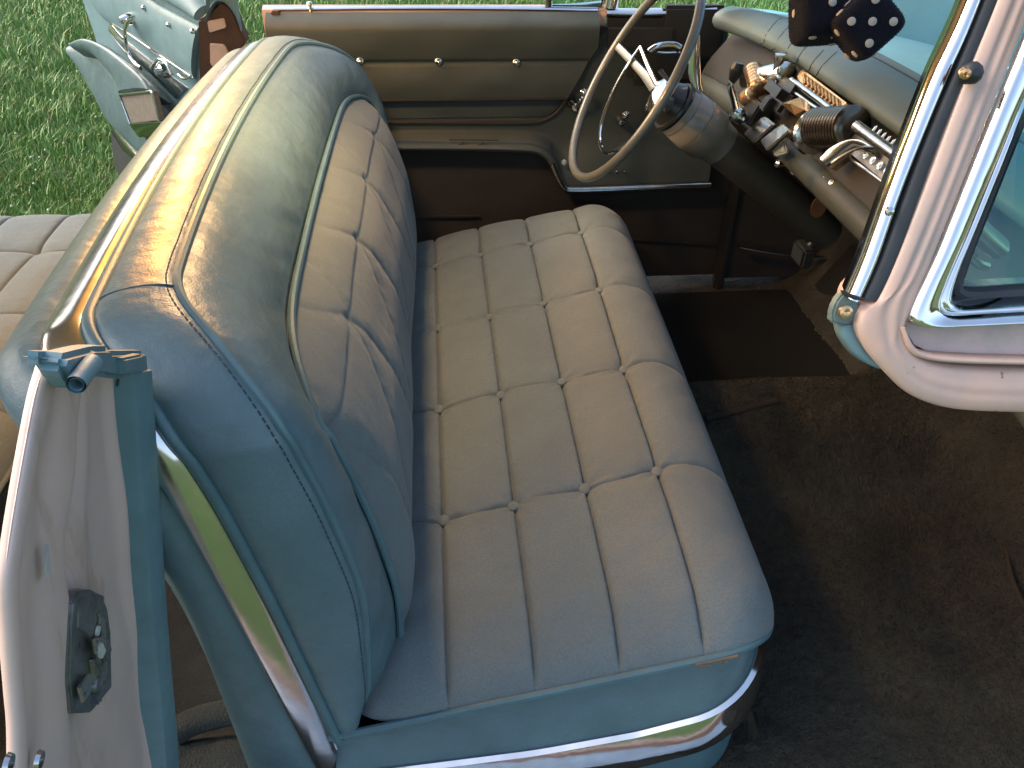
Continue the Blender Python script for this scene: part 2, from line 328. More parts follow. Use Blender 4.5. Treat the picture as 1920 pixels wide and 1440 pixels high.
# ================================================================ FRONT SEAT
def ZT(x): return .55 + .231 * x
XS = [0., .114, .228, .342]; YS = [-.385, -.0925, .2, .4925]
def cushion_surface(x0, x1, y0, y1, R, r, fall_s, fall_f, zfun, xs, ys, res=.006, gx=.0085, gy=.0040, puff=.007):
    def samp(a, b, marks):
        s = list(np.arange(a, b, res)) + [b]
        e = [.0008, .002, .0035, .006, .010]
        for m_ in marks: s += [m_] + [m_ + d for d in e] + [m_ - d for d in e]
        for q in (.0005, .002, .004): s += [a + q, b - q]
        s = np.array(sorted(q for q in s if a <= q <= b)); return s[np.r_[True, np.diff(s) > .0003]]
    a = samp(x0, x1, xs); b = samp(y0, y1, ys); A, B = np.meshgrid(a, b, indexing='ij')
    # distance to rounded outline; corner squares mapped to quarter discs
    cx = np.clip(A, x0 + R, x1 - R); cy = np.clip(B, y0 + R, y1 - R)
    px, py = A - cx, B - cy; mx = np.maximum(np.abs(px), np.abs(py)); both = (np.abs(px) > 1e-9) & (np.abs(py) > 1e-9)
    ratio = np.minimum(np.abs(px), np.abs(py)) / (mx + 1e-12); ang = np.pi / 4 * ratio
    ang = np.where(np.abs(py) > np.abs(px), np.pi / 2 - ang, ang)
    qx = np.where(both, mx * np.cos(ang) * np.sign(px), px); qy = np.where(both, mx * np.sin(ang) * np.sign(py), py)
    Xo, Yo = cx + qx, cy + qy
    dx = np.minimum(A - x0, x1 - A); dy = np.minimum(B - y0, y1 - B); d = np.where(both, R - mx, np.minimum(dx, dy))
    d = np.clip(d, 0, None)
    t = np.clip(1 - d / r, 0, 1)
    front = sstep(Xo, x1 - R * 1.2, x1 - R * .2) * 0 + np.where(both & (qx > 0), np.clip(np.abs(qx) / (mx + 1e-9), 0, 1) ** 2, (((x1 - A) <= dy) & ((x1 - A) < .3)) * 1.)
    fall = fall_s + (fall_f - fall_s) * front
    z = zfun(Xo) - fall * (1 - np.sqrt(np.clip(1 - t ** 2.2, 0, 1))) - .02 * t ** 2
    def grooves(W, marks, depth, sg, soft, softd):
        q = np.zeros_like(W)
        for m_ in marks: dd = np.abs(W - m_); q += depth * np.exp(-(dd / sg) ** 1.3) + softd * np.exp(-(dd / soft) ** 2)
        return q
    fade = sstep(d, 0, .03)
    wob = .0015 * np.sin(B * 31) + .001 * np.sin(B * 73 + 1)
    z -= grooves(A + wob * 0, xs, gx, .0024, .013, .0018) * (.25 + .75 * fade)
    z -= grooves(B + .004 * np.sin(A * 27 + 1), ys, gy, .0028, .020, .0035) * (.35 + .65 * fade)
    for i in xs:
        for j in ys: z -= .004 * np.exp(-(((A - i) / .018) ** 2 + ((B - j) / .022) ** 2))
    return Xo, Yo, z, A, B, fade
Xo, Yo, z, A, B, fade = cushion_surface(-.16, .476, -.70, .69, .11, .12, .026, .092, ZT, XS, YS)
# padding: gentle swell of each panel plus overall crown and sag
cellx = np.abs(np.sin(np.pi * (A - XS[0]) / .114)) ** .6; celly = np.abs(np.sin(np.pi * (B - YS[0]) / .2925)) ** .6
z += .0032 * cellx * fade + .003 * celly * fade + .003 * np.sin(B * 9 + 2) * np.sin(A * 14) * fade + .0012 * np.sin(A * 61 + 3 * np.sin(B * 17)) * np.sin(B * 43) * fade
for i in XS:
    dd = A - i; z += .0007 * np.sin(B * 230 + i * 40 + 2 * np.sin(B * 37)) * np.exp(-(np.abs(dd) / .011)) * np.sign(dd) * fade
    for j in YS:
        rr_ = np.hypot(A - i, B - j); th_ = np.arctan2(B - j, A - i); z += .0017 * np.cos(7 * th_ + i * 9 + j * 5) * np.exp(-((rr_ - .022) / .018) ** 2) * fade
for j in YS:
    dd = B - j; z += .0006 * np.sin(A * 190 + j * 30 + 2 * np.sin(A * 51)) * np.exp(-(np.abs(dd) / .014)) * np.sign(dd) * fade
def nose(X_, Y_): return X_ + np.clip((X_ - .15) / .33, 0, 1.1) * (.008 + .026 * Y_ / .7)
P = np.stack([nose(Xo, Yo), Yo, z], -1)
# ring of side wall below the outline
seat_g = G()
# main mesh of the seat: backrest shell
def U(yh, zt, Ry, Rz, z0, tab, bow=0., ns=26, nc=18, ntp=60, Fy=None, Fz=None):
    Fy = Fy or Ry; Fz = Fz or Rz; zz2 = np.linspace(z0, zt - Fz, ns, endpoint=False)
    zz = np.linspace(z0, zt - Rz, ns, endpoint=False); a = np.linspace(0, np.pi / 2, nc, endpoint=False)
    y = [np.full(ns, -yh), -yh + Ry * (1 - np.cos(a)), np.linspace(-yh + Ry, yh - Fy, ntp)]
    zc = [zz, zt - Rz + Rz * np.sin(a), np.full(ntp, zt)]
    y = np.concatenate(y + [(yh - Fy * (1 - np.cos(a)))[::-1], np.full(ns, yh)]); zc = np.concatenate(zc + [(zt - Fz + Fz * np.sin(a))[::-1], zz2[::-1]])
    tz, tx = zip(*tab); tz = np.array(tz); tx = np.array(tx)
    x = np.interp(zc, tz, tx)
    x = x - bow * (1 - (y / yh) ** 2)
    # smooth x a little along path
    for _ in range(6): x[1:-1] = .25 * x[:-2] + .5 * x[1:-1] + .25 * x[2:]
    return np.stack([x, y, zc], 1)
LB = U(.60, .957, .22, .065, .47, [(.46, -.08), (.53, -.068), (.63, -.067), (.76, -.09), (.88, -.122), (.93, -.15), (.957, -.178)], .012)
LA = U(.68, 1.065, .15, .11, .497, [(.495, -.125), (.515, -.104), (.73, -.092), (.884, -.122), (.99, -.155), (1.04, -.20), (1.065, -.252)], .038, Fy=.24, Fz=.20)
LW = U(.70, 1.058, .11, .10, .47, [(.45, -.142), (.49, -.148), (.74, -.187), (.927, -.222), (1.02, -.262), (1.058, -.325)], .035, Fy=.18, Fz=.16)
LC = U(.702, 1.036, .10, .10, .33, [(.33, -.175), (.45, -.195), (.74, -.240), (.927, -.272), (.99, -.312), (1.036, -.378)], .035, Fy=.17, Fz=.15)
LS = U(.69, .998, .10, .09, .30, [(.30, -.275), (.75, -.29), (.87, -.315), (.95, -.37), (.998, -.438)], .03)
LR = U(.60, .93, .08, .08, .30, [(.30, -.262), (.6, -.29), (.8, -.36), (.93, -.44)], .02)
CEN = np.array([-.22, 0, .72])
def loft(g, L1, L2, bulge, k=10, p=2., wrinkle=0., soft=False):
    s = np.linspace(0, 1, k); P = L1[:, None] * (1 - s)[None, :, None] + L2[:, None] * s[None, :, None]
    T = np.gradient((L1 + L2) / 2, axis=0); N = np.cross(T, L2 - L1); N /= np.linalg.norm(N, axis=1)[:, None] + 1e-9
    out = (L1 + L2) / 2 - CEN; sg = np.sign((N * out).sum(1)); sg = np.where(sg == 0, 1, sg); N *= sg[:, None]
    for _ in range(4): N[1:-1] = (N[:-2] + N[1:-1] + N[2:]) / 3
    h = (1 - np.abs(2 * s - 1) ** p) ** (1 / p)
    if soft: h = .35 * h + .65 * (1 - (2 * s - 1) ** 2)
    bl = bulge if np.ndim(bulge) else np.full(len(L1), bulge)
    P = P + N[:, None] * (bl[:, None] * h[None, :])[..., None]
    if wrinkle:
        q = np.arange(len(L1))[:, None] * .9; ss = s[None, :]
        P += N[:, None] * (wrinkle * h * (np.sin(q * 1.3 + 4 * ss) * np.sin(q * .37 + 1) * np.exp(-((ss - .15) / .25) ** 2)))[..., None]
    g.grid(P); return P
nL = len(LA); tt = np.abs(LA[:, 1]) < .52
bulA = np.where(LA[:, 2] > 1.0, .020, .012)
loft(seat_g, LB, LA, np.interp(LB[:, 2], [.5, .7, .95], [.004, .006, .020]), 14, 2., .0022, soft=True)
PAW = loft(seat_g, LA, LW, np.where(LA[:, 2] > .97, .012, .016), 14, 2., .001)
loft(seat_g, LC, LS, .012, 8); loft(seat_g, LS, LR, .01, 6)
seat_g.grid(np.stack([LR[:len(LR) // 2], LR[::-1][:len(LR) // 2]], 1))
# bottom closing of the border between the side piping and the welt
for sgn in (0, -1):
    e = [LB[sgn], LA[sgn], LW[sgn]]; seat_g.add(np.array([e[0], e[1], e[2], (e[0] + e[2]) / 2 + np.array([0, .12 if sgn == 0 else -.12, 0])]), [[0, 1, 2, 3]])
# lower skirt round the cushion, from the cushion piping down to the chrome rail
seat = seat_g.obj('front_seat', VINYL, car, sharp=180)
def ring_path(x1, y0, y1, R, xs0, zf, n=160):
    a = np.linspace(-np.pi / 2, 0, 14); b = np.linspace(0, np.pi / 2, 14)
    pts = [(xs0, y0)] + [(x, y0) for x in np.linspace(xs0, x1 - R, 20)[1:-1]] + [(x1 - R + R * math.cos(t), y0 + R + R * math.sin(t)) for t in a] \
        + [(x1, y) for y in np.linspace(y0 + R, y1 - R, 40)[1:-1]] + [(x1 - R + R * math.cos(t), y1 - R + R * math.sin(t)) for t in b] + [(x, y1) for x in np.linspace(x1 - R, xs0, 20)[1:]]
    P = np.array([(x, y, zf(x)) for x, y in pts]); return P
zp = lambda x: ZT(x) - .045 - .062 * np.clip((x - .36) / .11, 0, 1) ** 2.4
pipC = ring_path(.470, -.702, .692, .11, -.16, zp)
pipC[:, 0] = nose(pipC[:, 0], pipC[:, 1])
zedge = lambda x: ZT(x) - .046
g = G(); g.grid(P)
cush = g.obj('seat_cushion', CLOTH, seat, sharp=180)
g = G(); tube(g, resamp(pipC, 260, False), .0052, 8); g.obj('cushion_piping', VINYLD, seat)
# frayed spot on the piping
q = pipC[np.argsort(np.hypot(pipC[:, 0] - .345, pipC[:, 1] + .70))[:1]][0]; q = np.array([[x, -.7065, ZT(x) - .043] for x in np.linspace(.318, .372, 12)]); g = G(); tube(g, q, .0024, 6)
for _ in range(26):
    a_ = q[random.randrange(12)] + np.array([0, -.003, random.uniform(-.003, .003)]); tube(g, np.array([a_, a_ + np.array([random.uniform(-.006, .006), -.003, random.uniform(-.005, .003)])]), .0004, 4)
g.obj('frayed_piping', mat('bare piping cord', (.17, .12, .08), .9), seat)
# skirt
zc = lambda x: np.interp(x, [-.3, -.108, .115, .263, .364, .46], [.372, .386, .407, .434, .466, .50])
chr_top = ring_path(.462, -.708, .698, .12, -.16, zc); chr_top[:, 0] = nose(chr_top[:, 0], chr_top[:, 1]); ck = np.linspace(0, 1, 8)
lo = chr_top.copy(); hi = pipC.copy(); n = min(len(lo), len(hi))
S_ = hi[:n, None] * (1 - ck)[None, :, None] + lo[:n, None] * ck[None, :, None]
cen = np.array([.1, 0, .4]); d_ = S_ - cen; d_[..., 2] = 0; d_ /= np.linalg.norm(d_, axis=-1)[..., None]
qq = np.arange(n)[:, None]
S_ = S_ - d_ * ((.012 * np.sin(np.pi * ck))[None, :] + .0016 * np.sin(qq * .55) * np.sin(np.pi * ck)[None, :])[..., None]
g = G(); g.grid(S_); g.obj('seat_skirt', VINYL, seat, sharp=180)
g = G()
R_ = resamp(chr_top, 200, False); T, Sd, Ud = frames(R_)
prof = [(-.004, .004), (.002, .008), (.009, .005), (.012, -.006), (.016, -.024), (.020, -.046), (.016, -.062), (-.006, -.062), (-.012, -.02)]
out = R_ - np.array([.1, 0, 0]); out[:, 2] = 0
sgn = np.sign((Sd * out).sum(1))[:, None]; g.grid(R_[:, None] + np.array([a for a, b in prof])[None, :, None] * (Sd * sgn)[:, None] + np.array([b for a, b in prof])[None, :, None] * np.array([0, 0, 1.]), cv=True)
g.obj('chrome_rail', CHROME, seat)
# seat plinth under the rail
g = G(); Q = R_.copy(); Q2 = R_.copy(); Q[:, 2] -= .058; Q2[:, 2] = .29; Q2[:, 0] = np.minimum(Q2[:, 0], .44); g.grid(np.stack([Q, Q2], 1)); g.obj('seat_plinth', VINYLD, seat)
# buttons of the cushion
def button_mesh(r=.0115, h=.005):
    gg = G(); lathe(gg, (0, 0, 0), (0, 0, 1), [(-.006, r * .8), (0, r), (h * .5, r * .92), (h * .85, r * .6), (h, 0)], 20); return gg
first = None
for i in XS:
    for j in YS:
        k_ = np.argmin((A - i) ** 2 + (B - j) ** 2); zb = z.ravel()[k_]
        if first is None:
            first = button_mesh().obj('button', CLOTH, seat); bo = first
        else:
            bo = first.copy(); COL.objects.link(bo); bo.parent = seat
        bo.location = (float(nose(i, j)) + random.uniform(-.002, .002), j + random.uniform(-.002, .002), zb + .0105); bo.rotation_euler = (random.uniform(-.12, .12), -.23 + random.uniform(-.1, .1), 0); bo.scale = (.8, 1, 1)
# pipings of the backrest
for nm, L_, r_ in (('piping', LA + (LA - CEN) * .004, .0056), ('piping', LB + np.array([.0065, 0, .003]), .0052)):
    g = G(); tube(g, resamp(L_, 380, False), r_, 8); g.obj(nm, VINYLD, seat)
g = G(); Wl = LW.copy(); Wl[:, :] += (LC - LW) * .08; tube(g, resamp(Wl, 320, False), .0075, 10); g.obj('welt', VINYLD, seat)
g = G(); Lw2 = LW + (LC - LW) * .2; ext = np.array([Lw2[0] * [1, 1, 0] + [0.01, 0, .36]]); Pm = loft(g, Lw2, LC, .0085, 10, 2.4); g.obj('chrome_trim', TRIM, seat, sharp=180)
# bottom run of the chrome trim behind the plinth
# stitched seam line across the top border near the corner
g = G()
for s0 in (.0, .006):
    pts = []
    for t_ in np.linspace(.04, .96, 26):
        k_ = int(nL * .0) ; y_ = -.56 + s0
        i_ = np.argmin(np.abs(LA[:nL // 2, 1] - y_) + (LA[:nL // 2, 2] < 1.0) * 9); a_ = LA[i_]; j_ = np.argmin(np.abs(LW[:nL // 2, 1] - (y_ - .02)) + (LW[:nL // 2, 2] < 1.0) * 9); b_ = LW[j_]
        q_ = a_ * (1 - t_) + b_ * t_ + np.array([0, -.002, .0112 * (1 - (2 * t_ - 1) ** 2) ** .5 + .0012]); pts.append(q_)
    tube(g, np.array(pts), .0011, 6)
g.obj('stitching', VINYLD, seat)
q = PAW[:, 1] * .45 + PAW[:, 2] * .55; o_ = q - CEN; o_ /= np.linalg.norm(o_, axis=1)[:, None]; q = resamp(q + o_ * .0008, 900, False); g = G()
for i_ in range(0, 896, 3):
    tube(g, q[i_:i_ + 3], .0009, 4)
g.obj('thread', mat('dark thread', (.03, .055, .065), .7), seat)
# backrest insert (tufted diamonds)
def insert_surface():
    res = .004; yh = .60; zt = .957; z0 = .44; Ry, Rz = .22, .065
    yy = np.arange(-yh, yh + res / 2, res); tz = np.linspace(0, 1, 150)
    Yg, Tg = np.meshgrid(yy, tz, indexing='ij')
    yc = np.clip(Yg, -yh + Ry, yh - Ry); f_ = np.clip(np.abs(Yg - yc) / Ry, 0, 1)
    ztop = zt - Rz + Rz * np.sqrt(np.clip(1 - f_ ** 2, 0, 1))
    Z = z0 + (ztop - z0) * Tg
    tab = [(.44, -.09), (.47, -.080), (.53, -.064), (.63, -.052), (.76, -.072), (.86, -.105), (.93, -.143), (.957, -.178)]
    X_ = np.interp(Z, [a for a, b in tab], [b for a, b in tab])
    for _ in range(40): X_[:, 1:-1] = .25 * X_[:, :-2] + .5 * X_[:, 1:-1] + .25 * X_[:, 2:]
    X_ -= .012 * (1 - (Yg / yh) ** 2)
    dist = np.minimum(np.minimum(yh - np.abs(Yg), (ztop - Z) * 1.2), .1)
    puff = 1 - (1 - np.clip(dist / .08, 0, 1)) ** 2.4
    LBx = np.interp(Z, [.44, .46, .53, .63, .76, .88, .93, .957], [-.085, -.08, -.068, -.067, -.09, -.122, -.15, -.178]) - .012 * (1 - (Yg / yh) ** 2)
    sd = sstep(np.minimum(yh - np.abs(Yg), .1), 0, .07); X_ = LBx * (1 - sd) + X_ * sd
    X_ += .018 * puff
    # seam lattice: coordinate along the face
    w_ = (.893 - Z) / .33; w_ = np.where(w_ < 0, w_ * 2.4, w_)
    cur = .10 * np.sin(np.pi * np.clip(w_, -1, 1.6))
    u_ = (Yg + .085) / .25
    d1 = np.abs(((u_ + w_ * .5 + cur * .6) + .5) % 1 - .5) * .25 * .85; d2 = np.abs(((u_ - w_ * .5 - cur * .6) + .5) % 1 - .5) * .25 * .85
    d3 = np.abs(w_) * .33
    gr = 0
    for dd, k_ in ((d1, 1.), (d2, 1.), (d3, 1.)):
        gr = gr + k_ * (.0034 * np.exp(-(dd / .0028) ** 1.5) + .0022 * np.exp(-(dd / .016) ** 2))
    edge = sstep(dist, 0, .02)
    X_ += .0007 * np.sin(Yg * 170 + Z * 120) * np.exp(-d1 / .012) + .0007 * np.sin(Yg * 150 - Z * 140) * np.exp(-d2 / .012)
    X_ += .0025 * np.sin(Yg * 13 + 1) * np.sin(Z * 17)
    X_ -= gr * edge
    return np.stack([X_, Yg, Z], -1)
g = G(); g.grid(insert_surface()); g.obj('backrest_insert', CLOTH, seat, sharp=180)
# adjuster trim at the lower front corner
g = G(); q = px3([(1398, 1330), (1412, 1380), (1428, 1440), (1436, 1480)], 'y', -.66); sweep(g, resamp(q, 16), .009, .004, 10, up=(0, 1, 0)); q = px3([(1418, 1330), (1430, 1400), (1440, 1470)], 'y', -.63); sweep(g, resamp(q, 16), .006, .004, 10, up=(0, 1, 0)); g.obj('seat_adjuster', CHROME, seat)
# ================================================================ FLOOR
g = G()
xs_ = np.linspace(-1.4, 1.45, 150); ys_ = np.linspace(-.93, .86, 180); X, Y = np.meshgrid(xs_, ys_, indexing='ij')
tun = .10 * (1 - sstep(Y, .165, .20)) * sstep(Y, -.20, .06)
zf = .30 + tun * sstep(X, -.3, .2) + .55 * sstep(X, .98, 1.42) ** 1.2 + .003 * np.sin(X * 19 + 3 * np.sin(Y * 11)) * np.sin(Y * 23)
zf += rng.normal(0, .0010, zf.shape)
YY = np.where(X < .55, np.maximum(Y, -.80), Y); g.grid(np.stack([X, YY, zf], -1)); 
nb = 110000; bx = rng.uniform(.35, 1.30, nb); by = rng.uniform(-.92, .20, nb); by = np.where(bx < .6, np.maximum(by, -.79), by)
def bil(x, y):
    i = np.clip((x + 1.4) / 2.85 * 149, 0, 148.99); j = np.clip((y + .93) / 1.79 * 179, 0, 178.99); a, b = i.astype(int), j.astype(int); u, v = i - a, j - b
    return zf[a, b] * (1 - u) * (1 - v) + zf[a + 1, b] * u * (1 - v) + zf[a, b + 1] * (1 - u) * v + zf[a + 1, b + 1] * u * v
bz = bil(bx, by); an = rng.uniform(0, 6.283, nb); hh = rng.uniform(.0022, .0048, nb); ww = .0011
tuf = np.stack([np.cos(an), np.sin(an), 0 * an], 1); base = np.stack([bx, by, bz - .0005], 1); lean = np.stack([rng.normal(0, .0018, nb), rng.normal(0, .0018, nb), hh], 1)
TV = np.stack([base - tuf * ww, base + tuf * ww, base + lean], 1).reshape(-1, 3); g.add(TV, np.arange(nb * 3).reshape(-1, 3).tolist())
fl = g.obj('floor_carpet', CARPET, car, sharp=180)
g = G()   # stitched repair / crease in the carpet and heel seam
q = px3([(1322, 783), (1380, 770), (1430, 757), (1456, 751)], 'z', .402); sweep(g, resamp(q, 20), .009, .004, 8); g.obj('carpet_seam', mat('carpet crease', (.016, .012, .009), .9), fl); g = G()
q = px3([(1838, 850), (1866, 930), (1885, 1020), (1900, 1090), (1930, 1150), (1960, 1190)], 'z', .33); sweep(g, resamp(q, 30), .004, .004, 8); g.obj('carpet_seam', mat('carpet binding', (.022, .016, .012), .9), fl)
g = G(); rbox(g, (.80, .46, .308), (.80, .54, .008), r=.003); rbox(g, (1.12, .45, .40), (.20, .46, .008), rot=rotm('Y', -58), r=.003); g.obj('floor_mat', BLACK, car)
g = G(); rbox(g, (.0, .0, .275), (2.9, 1.75, .03)); g.obj('floor_pan', RUST, car)
# rear carpet + sill roll visible between the post and the seat
g = G(); X, Y = np.meshgrid(np.linspace(-.9, -.2, 60), np.linspace(-.8, .4, 80), indexing='ij'); zz = .318 + .05 * sstep(-Y, .58, .64) + rng.normal(0, .0012, X.shape); g.grid(np.stack([X, Y, zz], -1)); g.obj('rear_carpet', CARPETG, car, sharp=180)
g = G(); q = px3([(325, 1375), (365, 1352), (430, 1335), (480, 1330)], 'z', .375); sweep(g, resamp(q, 24), .022, .014, 12); g.obj('sill_roll', CARPETG, car)
# near sill
g = G(); rbox(g, (.3, -.86, .278), (1.9, .12, .03), r=.01); g.obj('door_sill', CHROMEW, car)
for y_ in (-1.0, .93):
    g = G(); rbox(g, (0, y_, .19), (3.4, .08, .14), r=.03); g.obj('rocker_panel', PINK, car)
# ================================================================ FAR FRONT DOOR
YD = .78
g = G()   # outer skin with rolled top
pr = [(.80, 1.052), (.805, 1.066), (.83, 1.072), (.86, 1.066), (.885, 1.04), (.93, .9), (.945, .7), (.93, .5), (.90, .36), (.83, .34), (.815, .5), (.815, .9)]
xsd = np.linspace(-.385, .44, 12); g.grid(np.array([[(x, y, z_) for y, z_ in pr] for x in xsd]), cv=True)
for e in (0, -1): g.add([(xsd[e], y, z_) for y, z_ in pr], [list(range(len(pr)))])
fd = g.obj('front_door', PINK, car)
g = G(); q = np.array([at(512, 17, 'y', .81), at(800, 15, 'y', .81), at(1120, 18, 'y', .81)]); sweep(g, resamp(q, 20), .012, .006, 10); g.obj('belt_moulding', CHROME, fd)
g = G(); rbox(g, at(520, 40, 'y', .80) + [0, .03, -.02], (.02, .09, .09), r=.003); rbox(g, at(508, 48, 'y', .82) + [-.01, .03, -.03], (.02, .05, .06), r=.003); g.obj('door_edge', RUST, fd)
# curve that bounds the upper trim
bc = px3([(1122, 80), (1095, 125), (1070, 168), (1048, 205), (1025, 222), (995, 229), (900, 229), (700, 228), (560, 228), (440, 228)], 'y', YD)
bc = resamp(bc, 90)
def zb_at(x):      # lower boundary of upper trim for given x
    o_ = np.argsort(bc[:, 0]); return np.interp(x, bc[o_, 0], bc[o_, 2])
# upper trim pad: bulging top roll, horizontal stitched seam with buttons, then ledge and recessed band
xs_ = np.linspace(-.375, .418, 150); zt_ = 1.062; P = []
for x in xs_:
    zb = zb_at(x) if x > .30 else zb_at(.30); zb = max(zb, .0)
    row = []
    for z_ in np.concatenate([np.linspace(zb, min(.863, max(zb, .863)), 10), np.linspace(max(zb, .8635), .953, 16), np.linspace(.9545, zt_, 22)]):
        z_ = max(z_, zb)
        y_ = .785
        if z_ > .862: y_ = .770 - .006 * math.sin(math.pi * min(1, (z_ - .862) / .092))
        else: y_ = .797
        if z_ > .954: y_ = .768 - .012 * math.sin(math.pi * (z_ - .954) / (zt_ - .954) * .75)
        if z_ > 1.03: y_ += .035 * ((z_ - 1.03) / .032) ** 2
        y_ += .005 * math.exp(-((z_ - .954) / .003) ** 2)
        row.append((x, y_ + .0012 * math.sin(x * 30) * math.sin(z_ * 50), z_))
    P.append(row)
g = G(); g.grid(np.array(P)); tp = g.obj('door_trim', DOORV, fd, sharp=180)
g = G(); q = bc + np.array([0, -.004, 0]); tube(g, q, .0042, 8); q = np.array([[x, .768, .8625] for x in np.linspace(-.37, .345, 40)]); tube(g, q, .0028, 6); g.obj('trim_welt', PADD, fd)
for (x_, y_) in ((675, 115), (822, 116), (968, 118)):
    g = G(); p_ = at(x_, y_, 'y', .765); lathe(g, p_, (0, -1, 0), [(-.004, .009), (.002, .0095), (.006, .006), (.008, 0)], 16); g.obj('button', CHROME, fd)
# lower border panel (armrest panel) with rolled lip
lip = px3([(560, 274), (700, 270), (860, 270), (960, 272), (1005, 276), (1030, 292), (1042, 318), (1055, 342), (1075, 349), (1200, 345), (1330, 341)], 'y', .745)
lip = resamp(lip, 120)
up = np.array([[p[0], YD, max(zb_at(p[0]) if p[0] > .30 else zb_at(.3), p[2] + .01)] for p in lip])
for i_, p in enumerate(lip):
    if p[0] > .417: up[i_, 2] = 1.02
    up[i_, 2] = np.clip(up[i_, 2], .70, 1.02)
for _ in range(3): up[1:-1, 2] = (up[:-2, 2] + up[1:-1, 2] + up[2:, 2]) / 3
s_ = np.linspace(0, 1, 16)
prof_y = .784 - .034 * sstep(s_, .55, .98)
Pn = up[:, None] * (1 - s_)[None, :, None] + lip[:, None] * s_[None, :, None]; Pn[..., 1] = prof_y[None, :]
g = G(); g.grid(Pn); g.obj('armrest_panel', DOORV, fd, sharp=180)
g = G(); sweep(g, lip[:70] + np.array([0, -.006, -.004]), .017, .011, 12, up=(0, 0, 1)); ar = g.obj('armrest', DOORV, fd)
g = G(); sweep(g, lip[66:] + np.array([0, -.008, -.006]), .014, .010, 12, up=(0, 0, 1)); g.obj('armrest_moulding', CHROMEW, ar)
g = G(); rbox(g, at(1057, 303, 'y', .735), (.012, .014, .016), r=.003); g.obj('ashtray_tab', CHROME, ar)
for k_ in range(4):
    g = G(); p_ = at(1128 + 14 * k_, 322, 'y', .742); rbox(g, p_, (.010, .010, .010), r=.003); g.obj('window_switch', CHROME, ar)
g = G(); q = px3([(870, 266), (850, 279)], 'y', .728); tube(g, q, .0016, 6); q = px3([(908, 266), (886, 279)], 'y', .728); tube(g, q, .0016, 6); q = px3([(842, 262), (935, 263)], 'y', .732); tube(g, q, .002, 6); g.obj('armrest_tear', RUBBER, ar)
g = G()
P = [[(x, .80 - .0 * z_, z_) for z_ in np.linspace(.33, .76, 20)] for x in np.linspace(-.38, .83, 30)]; g.grid(np.array(P)); g.obj('lower_door_panel', DOORC, fd)
g = G(); q = np.array([at(1165, 447, 'y', .79), at(1340, 458, 'y', .79)]); tube(g, q, .004, 6); g.obj('kick_strip', PADD, fd); g = G(); q = px3([(765, 407), (900, 405)], 'y', .79); tube(g, q, .004, 6); g.obj('kick_strip', PADD, fd)
# lock knob
g = G(); p_ = at(583, 30, 'y', .80); lathe(g, p_, (0, 0, 1), [(0, .0045), (.022, .0045), (.024, .0065), (.030, .0068), (.032, .003)], 14); g.obj('lock_knob', CHROME, fd)
# inner release handle and window crank on the dark front part of the door
def crank(pxc, pxk, parent, name, y=.76, r=.013):
    g = G(); c = at(*pxc, 'y', y); k_ = at(*pxk, 'y', y - .03)
    lathe(g, c + [0, .015, 0], (0, -1, 0), [(0, r * 1.5), (.008, r * 1.4), (.016, r), (.028, r * .8), (.030, 0)], 20)
    sweep(g, resamp([c + [0, -.012, 0], (c + k_) / 2 + [0, -.016, 0], k_ + [0, 0, 0]], 12), .006, .004, 8)
    lathe(g, k_ + [0, .006, 0], (0, -1, 0), [(0, .004), (.004, .009), (.016, .010), (.022, .005), (.023, 0)], 16)
    return g.obj(name, CHROME, parent)
crank((1079, 198), (1094, 172), fd, 'door_handle'); crank((1165, 228), (1172, 214), fd, 'window_crank', r=.009)
# far windshield corner, cowl side, instrument end
g = G(); P = [[(x, .775 + .0 * x, z_) for z_ in np.linspace(.33, 1.02, 24)] for x in np.linspace(.845, 1.3, 14)]; g.grid(np.array(P)); g.obj('kick_panel', DOORC, car)
g = G(); rbox(g, (.835, .775, .55), (.03, .035, .62), r=.008); g.obj('hinge_pillar', PADD, car)
g = G(); q = px3([(1385, 462), (1440, 472), (1500, 480), (1560, 484)], 'y', .73); sweep(g, resamp(q, 16), .012, .004, 8); g.obj('scuff_plate', CHROMEW, car)
g = G(); rbox(g, at(1170, 62, 'y', .775) + [.04, .02, -.01], (.20, .06, .085), r=.02, seg=4); rbox(g, at(1296, 62, 'y', .79), (.16, .03, .13), r=.008); rbox(g, at(1240, 110, 'y', .76) + [.02, .03, -.02], (.20, .06, .10), r=.02, seg=4); g.obj('cowl_trim', PADD, car)
g = G(); q = px3([(1135, 22), (1180, 24), (1260, 22), (1340, 16)], 'y', .80); sweep(g, resamp(q, 16), .022, .010, 12); q = px3([(1030, 12), (1080, 10), (1140, 4)], 'y', .84); sweep(g, resamp(q, 12), .010, .005, 10)
q = px3([(1142, 14), (1150, -20), (1170, -90), (1200, -200), (1230, -330)], 'y', .80); sweep(g, resamp(q, 20), .022, .016, 12, up=(0, 1, 0)); g.obj('windshield_pillar', CHROME, car)
g = G(); q = px3([(1028, 22), (1028, 0), (1030, -40)], 'y', .82); sweep(g, resamp(q, 8), .008, .008, 8, up=(0, 1, 0)); q = px3([(1036, 14), (1100, 14), (1128, 10), (1136, -10), (1140, -60)], 'y', .82); sweep(g, resamp(q, 20), .006, .006, 8, up=(0, 1, 0)); g.obj('vent_window_frame', RUBBER, fd)
g = G(); slab(g, px3([(1032, 12), (1125, 12), (1140, -60), (1150, -200), (1060, -200)], 'y', .825), (0, -1, 0), .004); g.obj('vent_glass', GLASS, fd)
g = G(); q = px3([(1218, 98), (1235, 88), (1262, 86), (1275, 92)], 'y', .72); sweep(g, resamp(q, 14), .010, .006, 10, up=(0, 1, 0)); q = px3([(1213, 94), (1240, 99), (1275, 99)], 'y', .725); tube(g, resamp(q, 12), .0025, 6); g.obj('vent_control', CHROME, car)
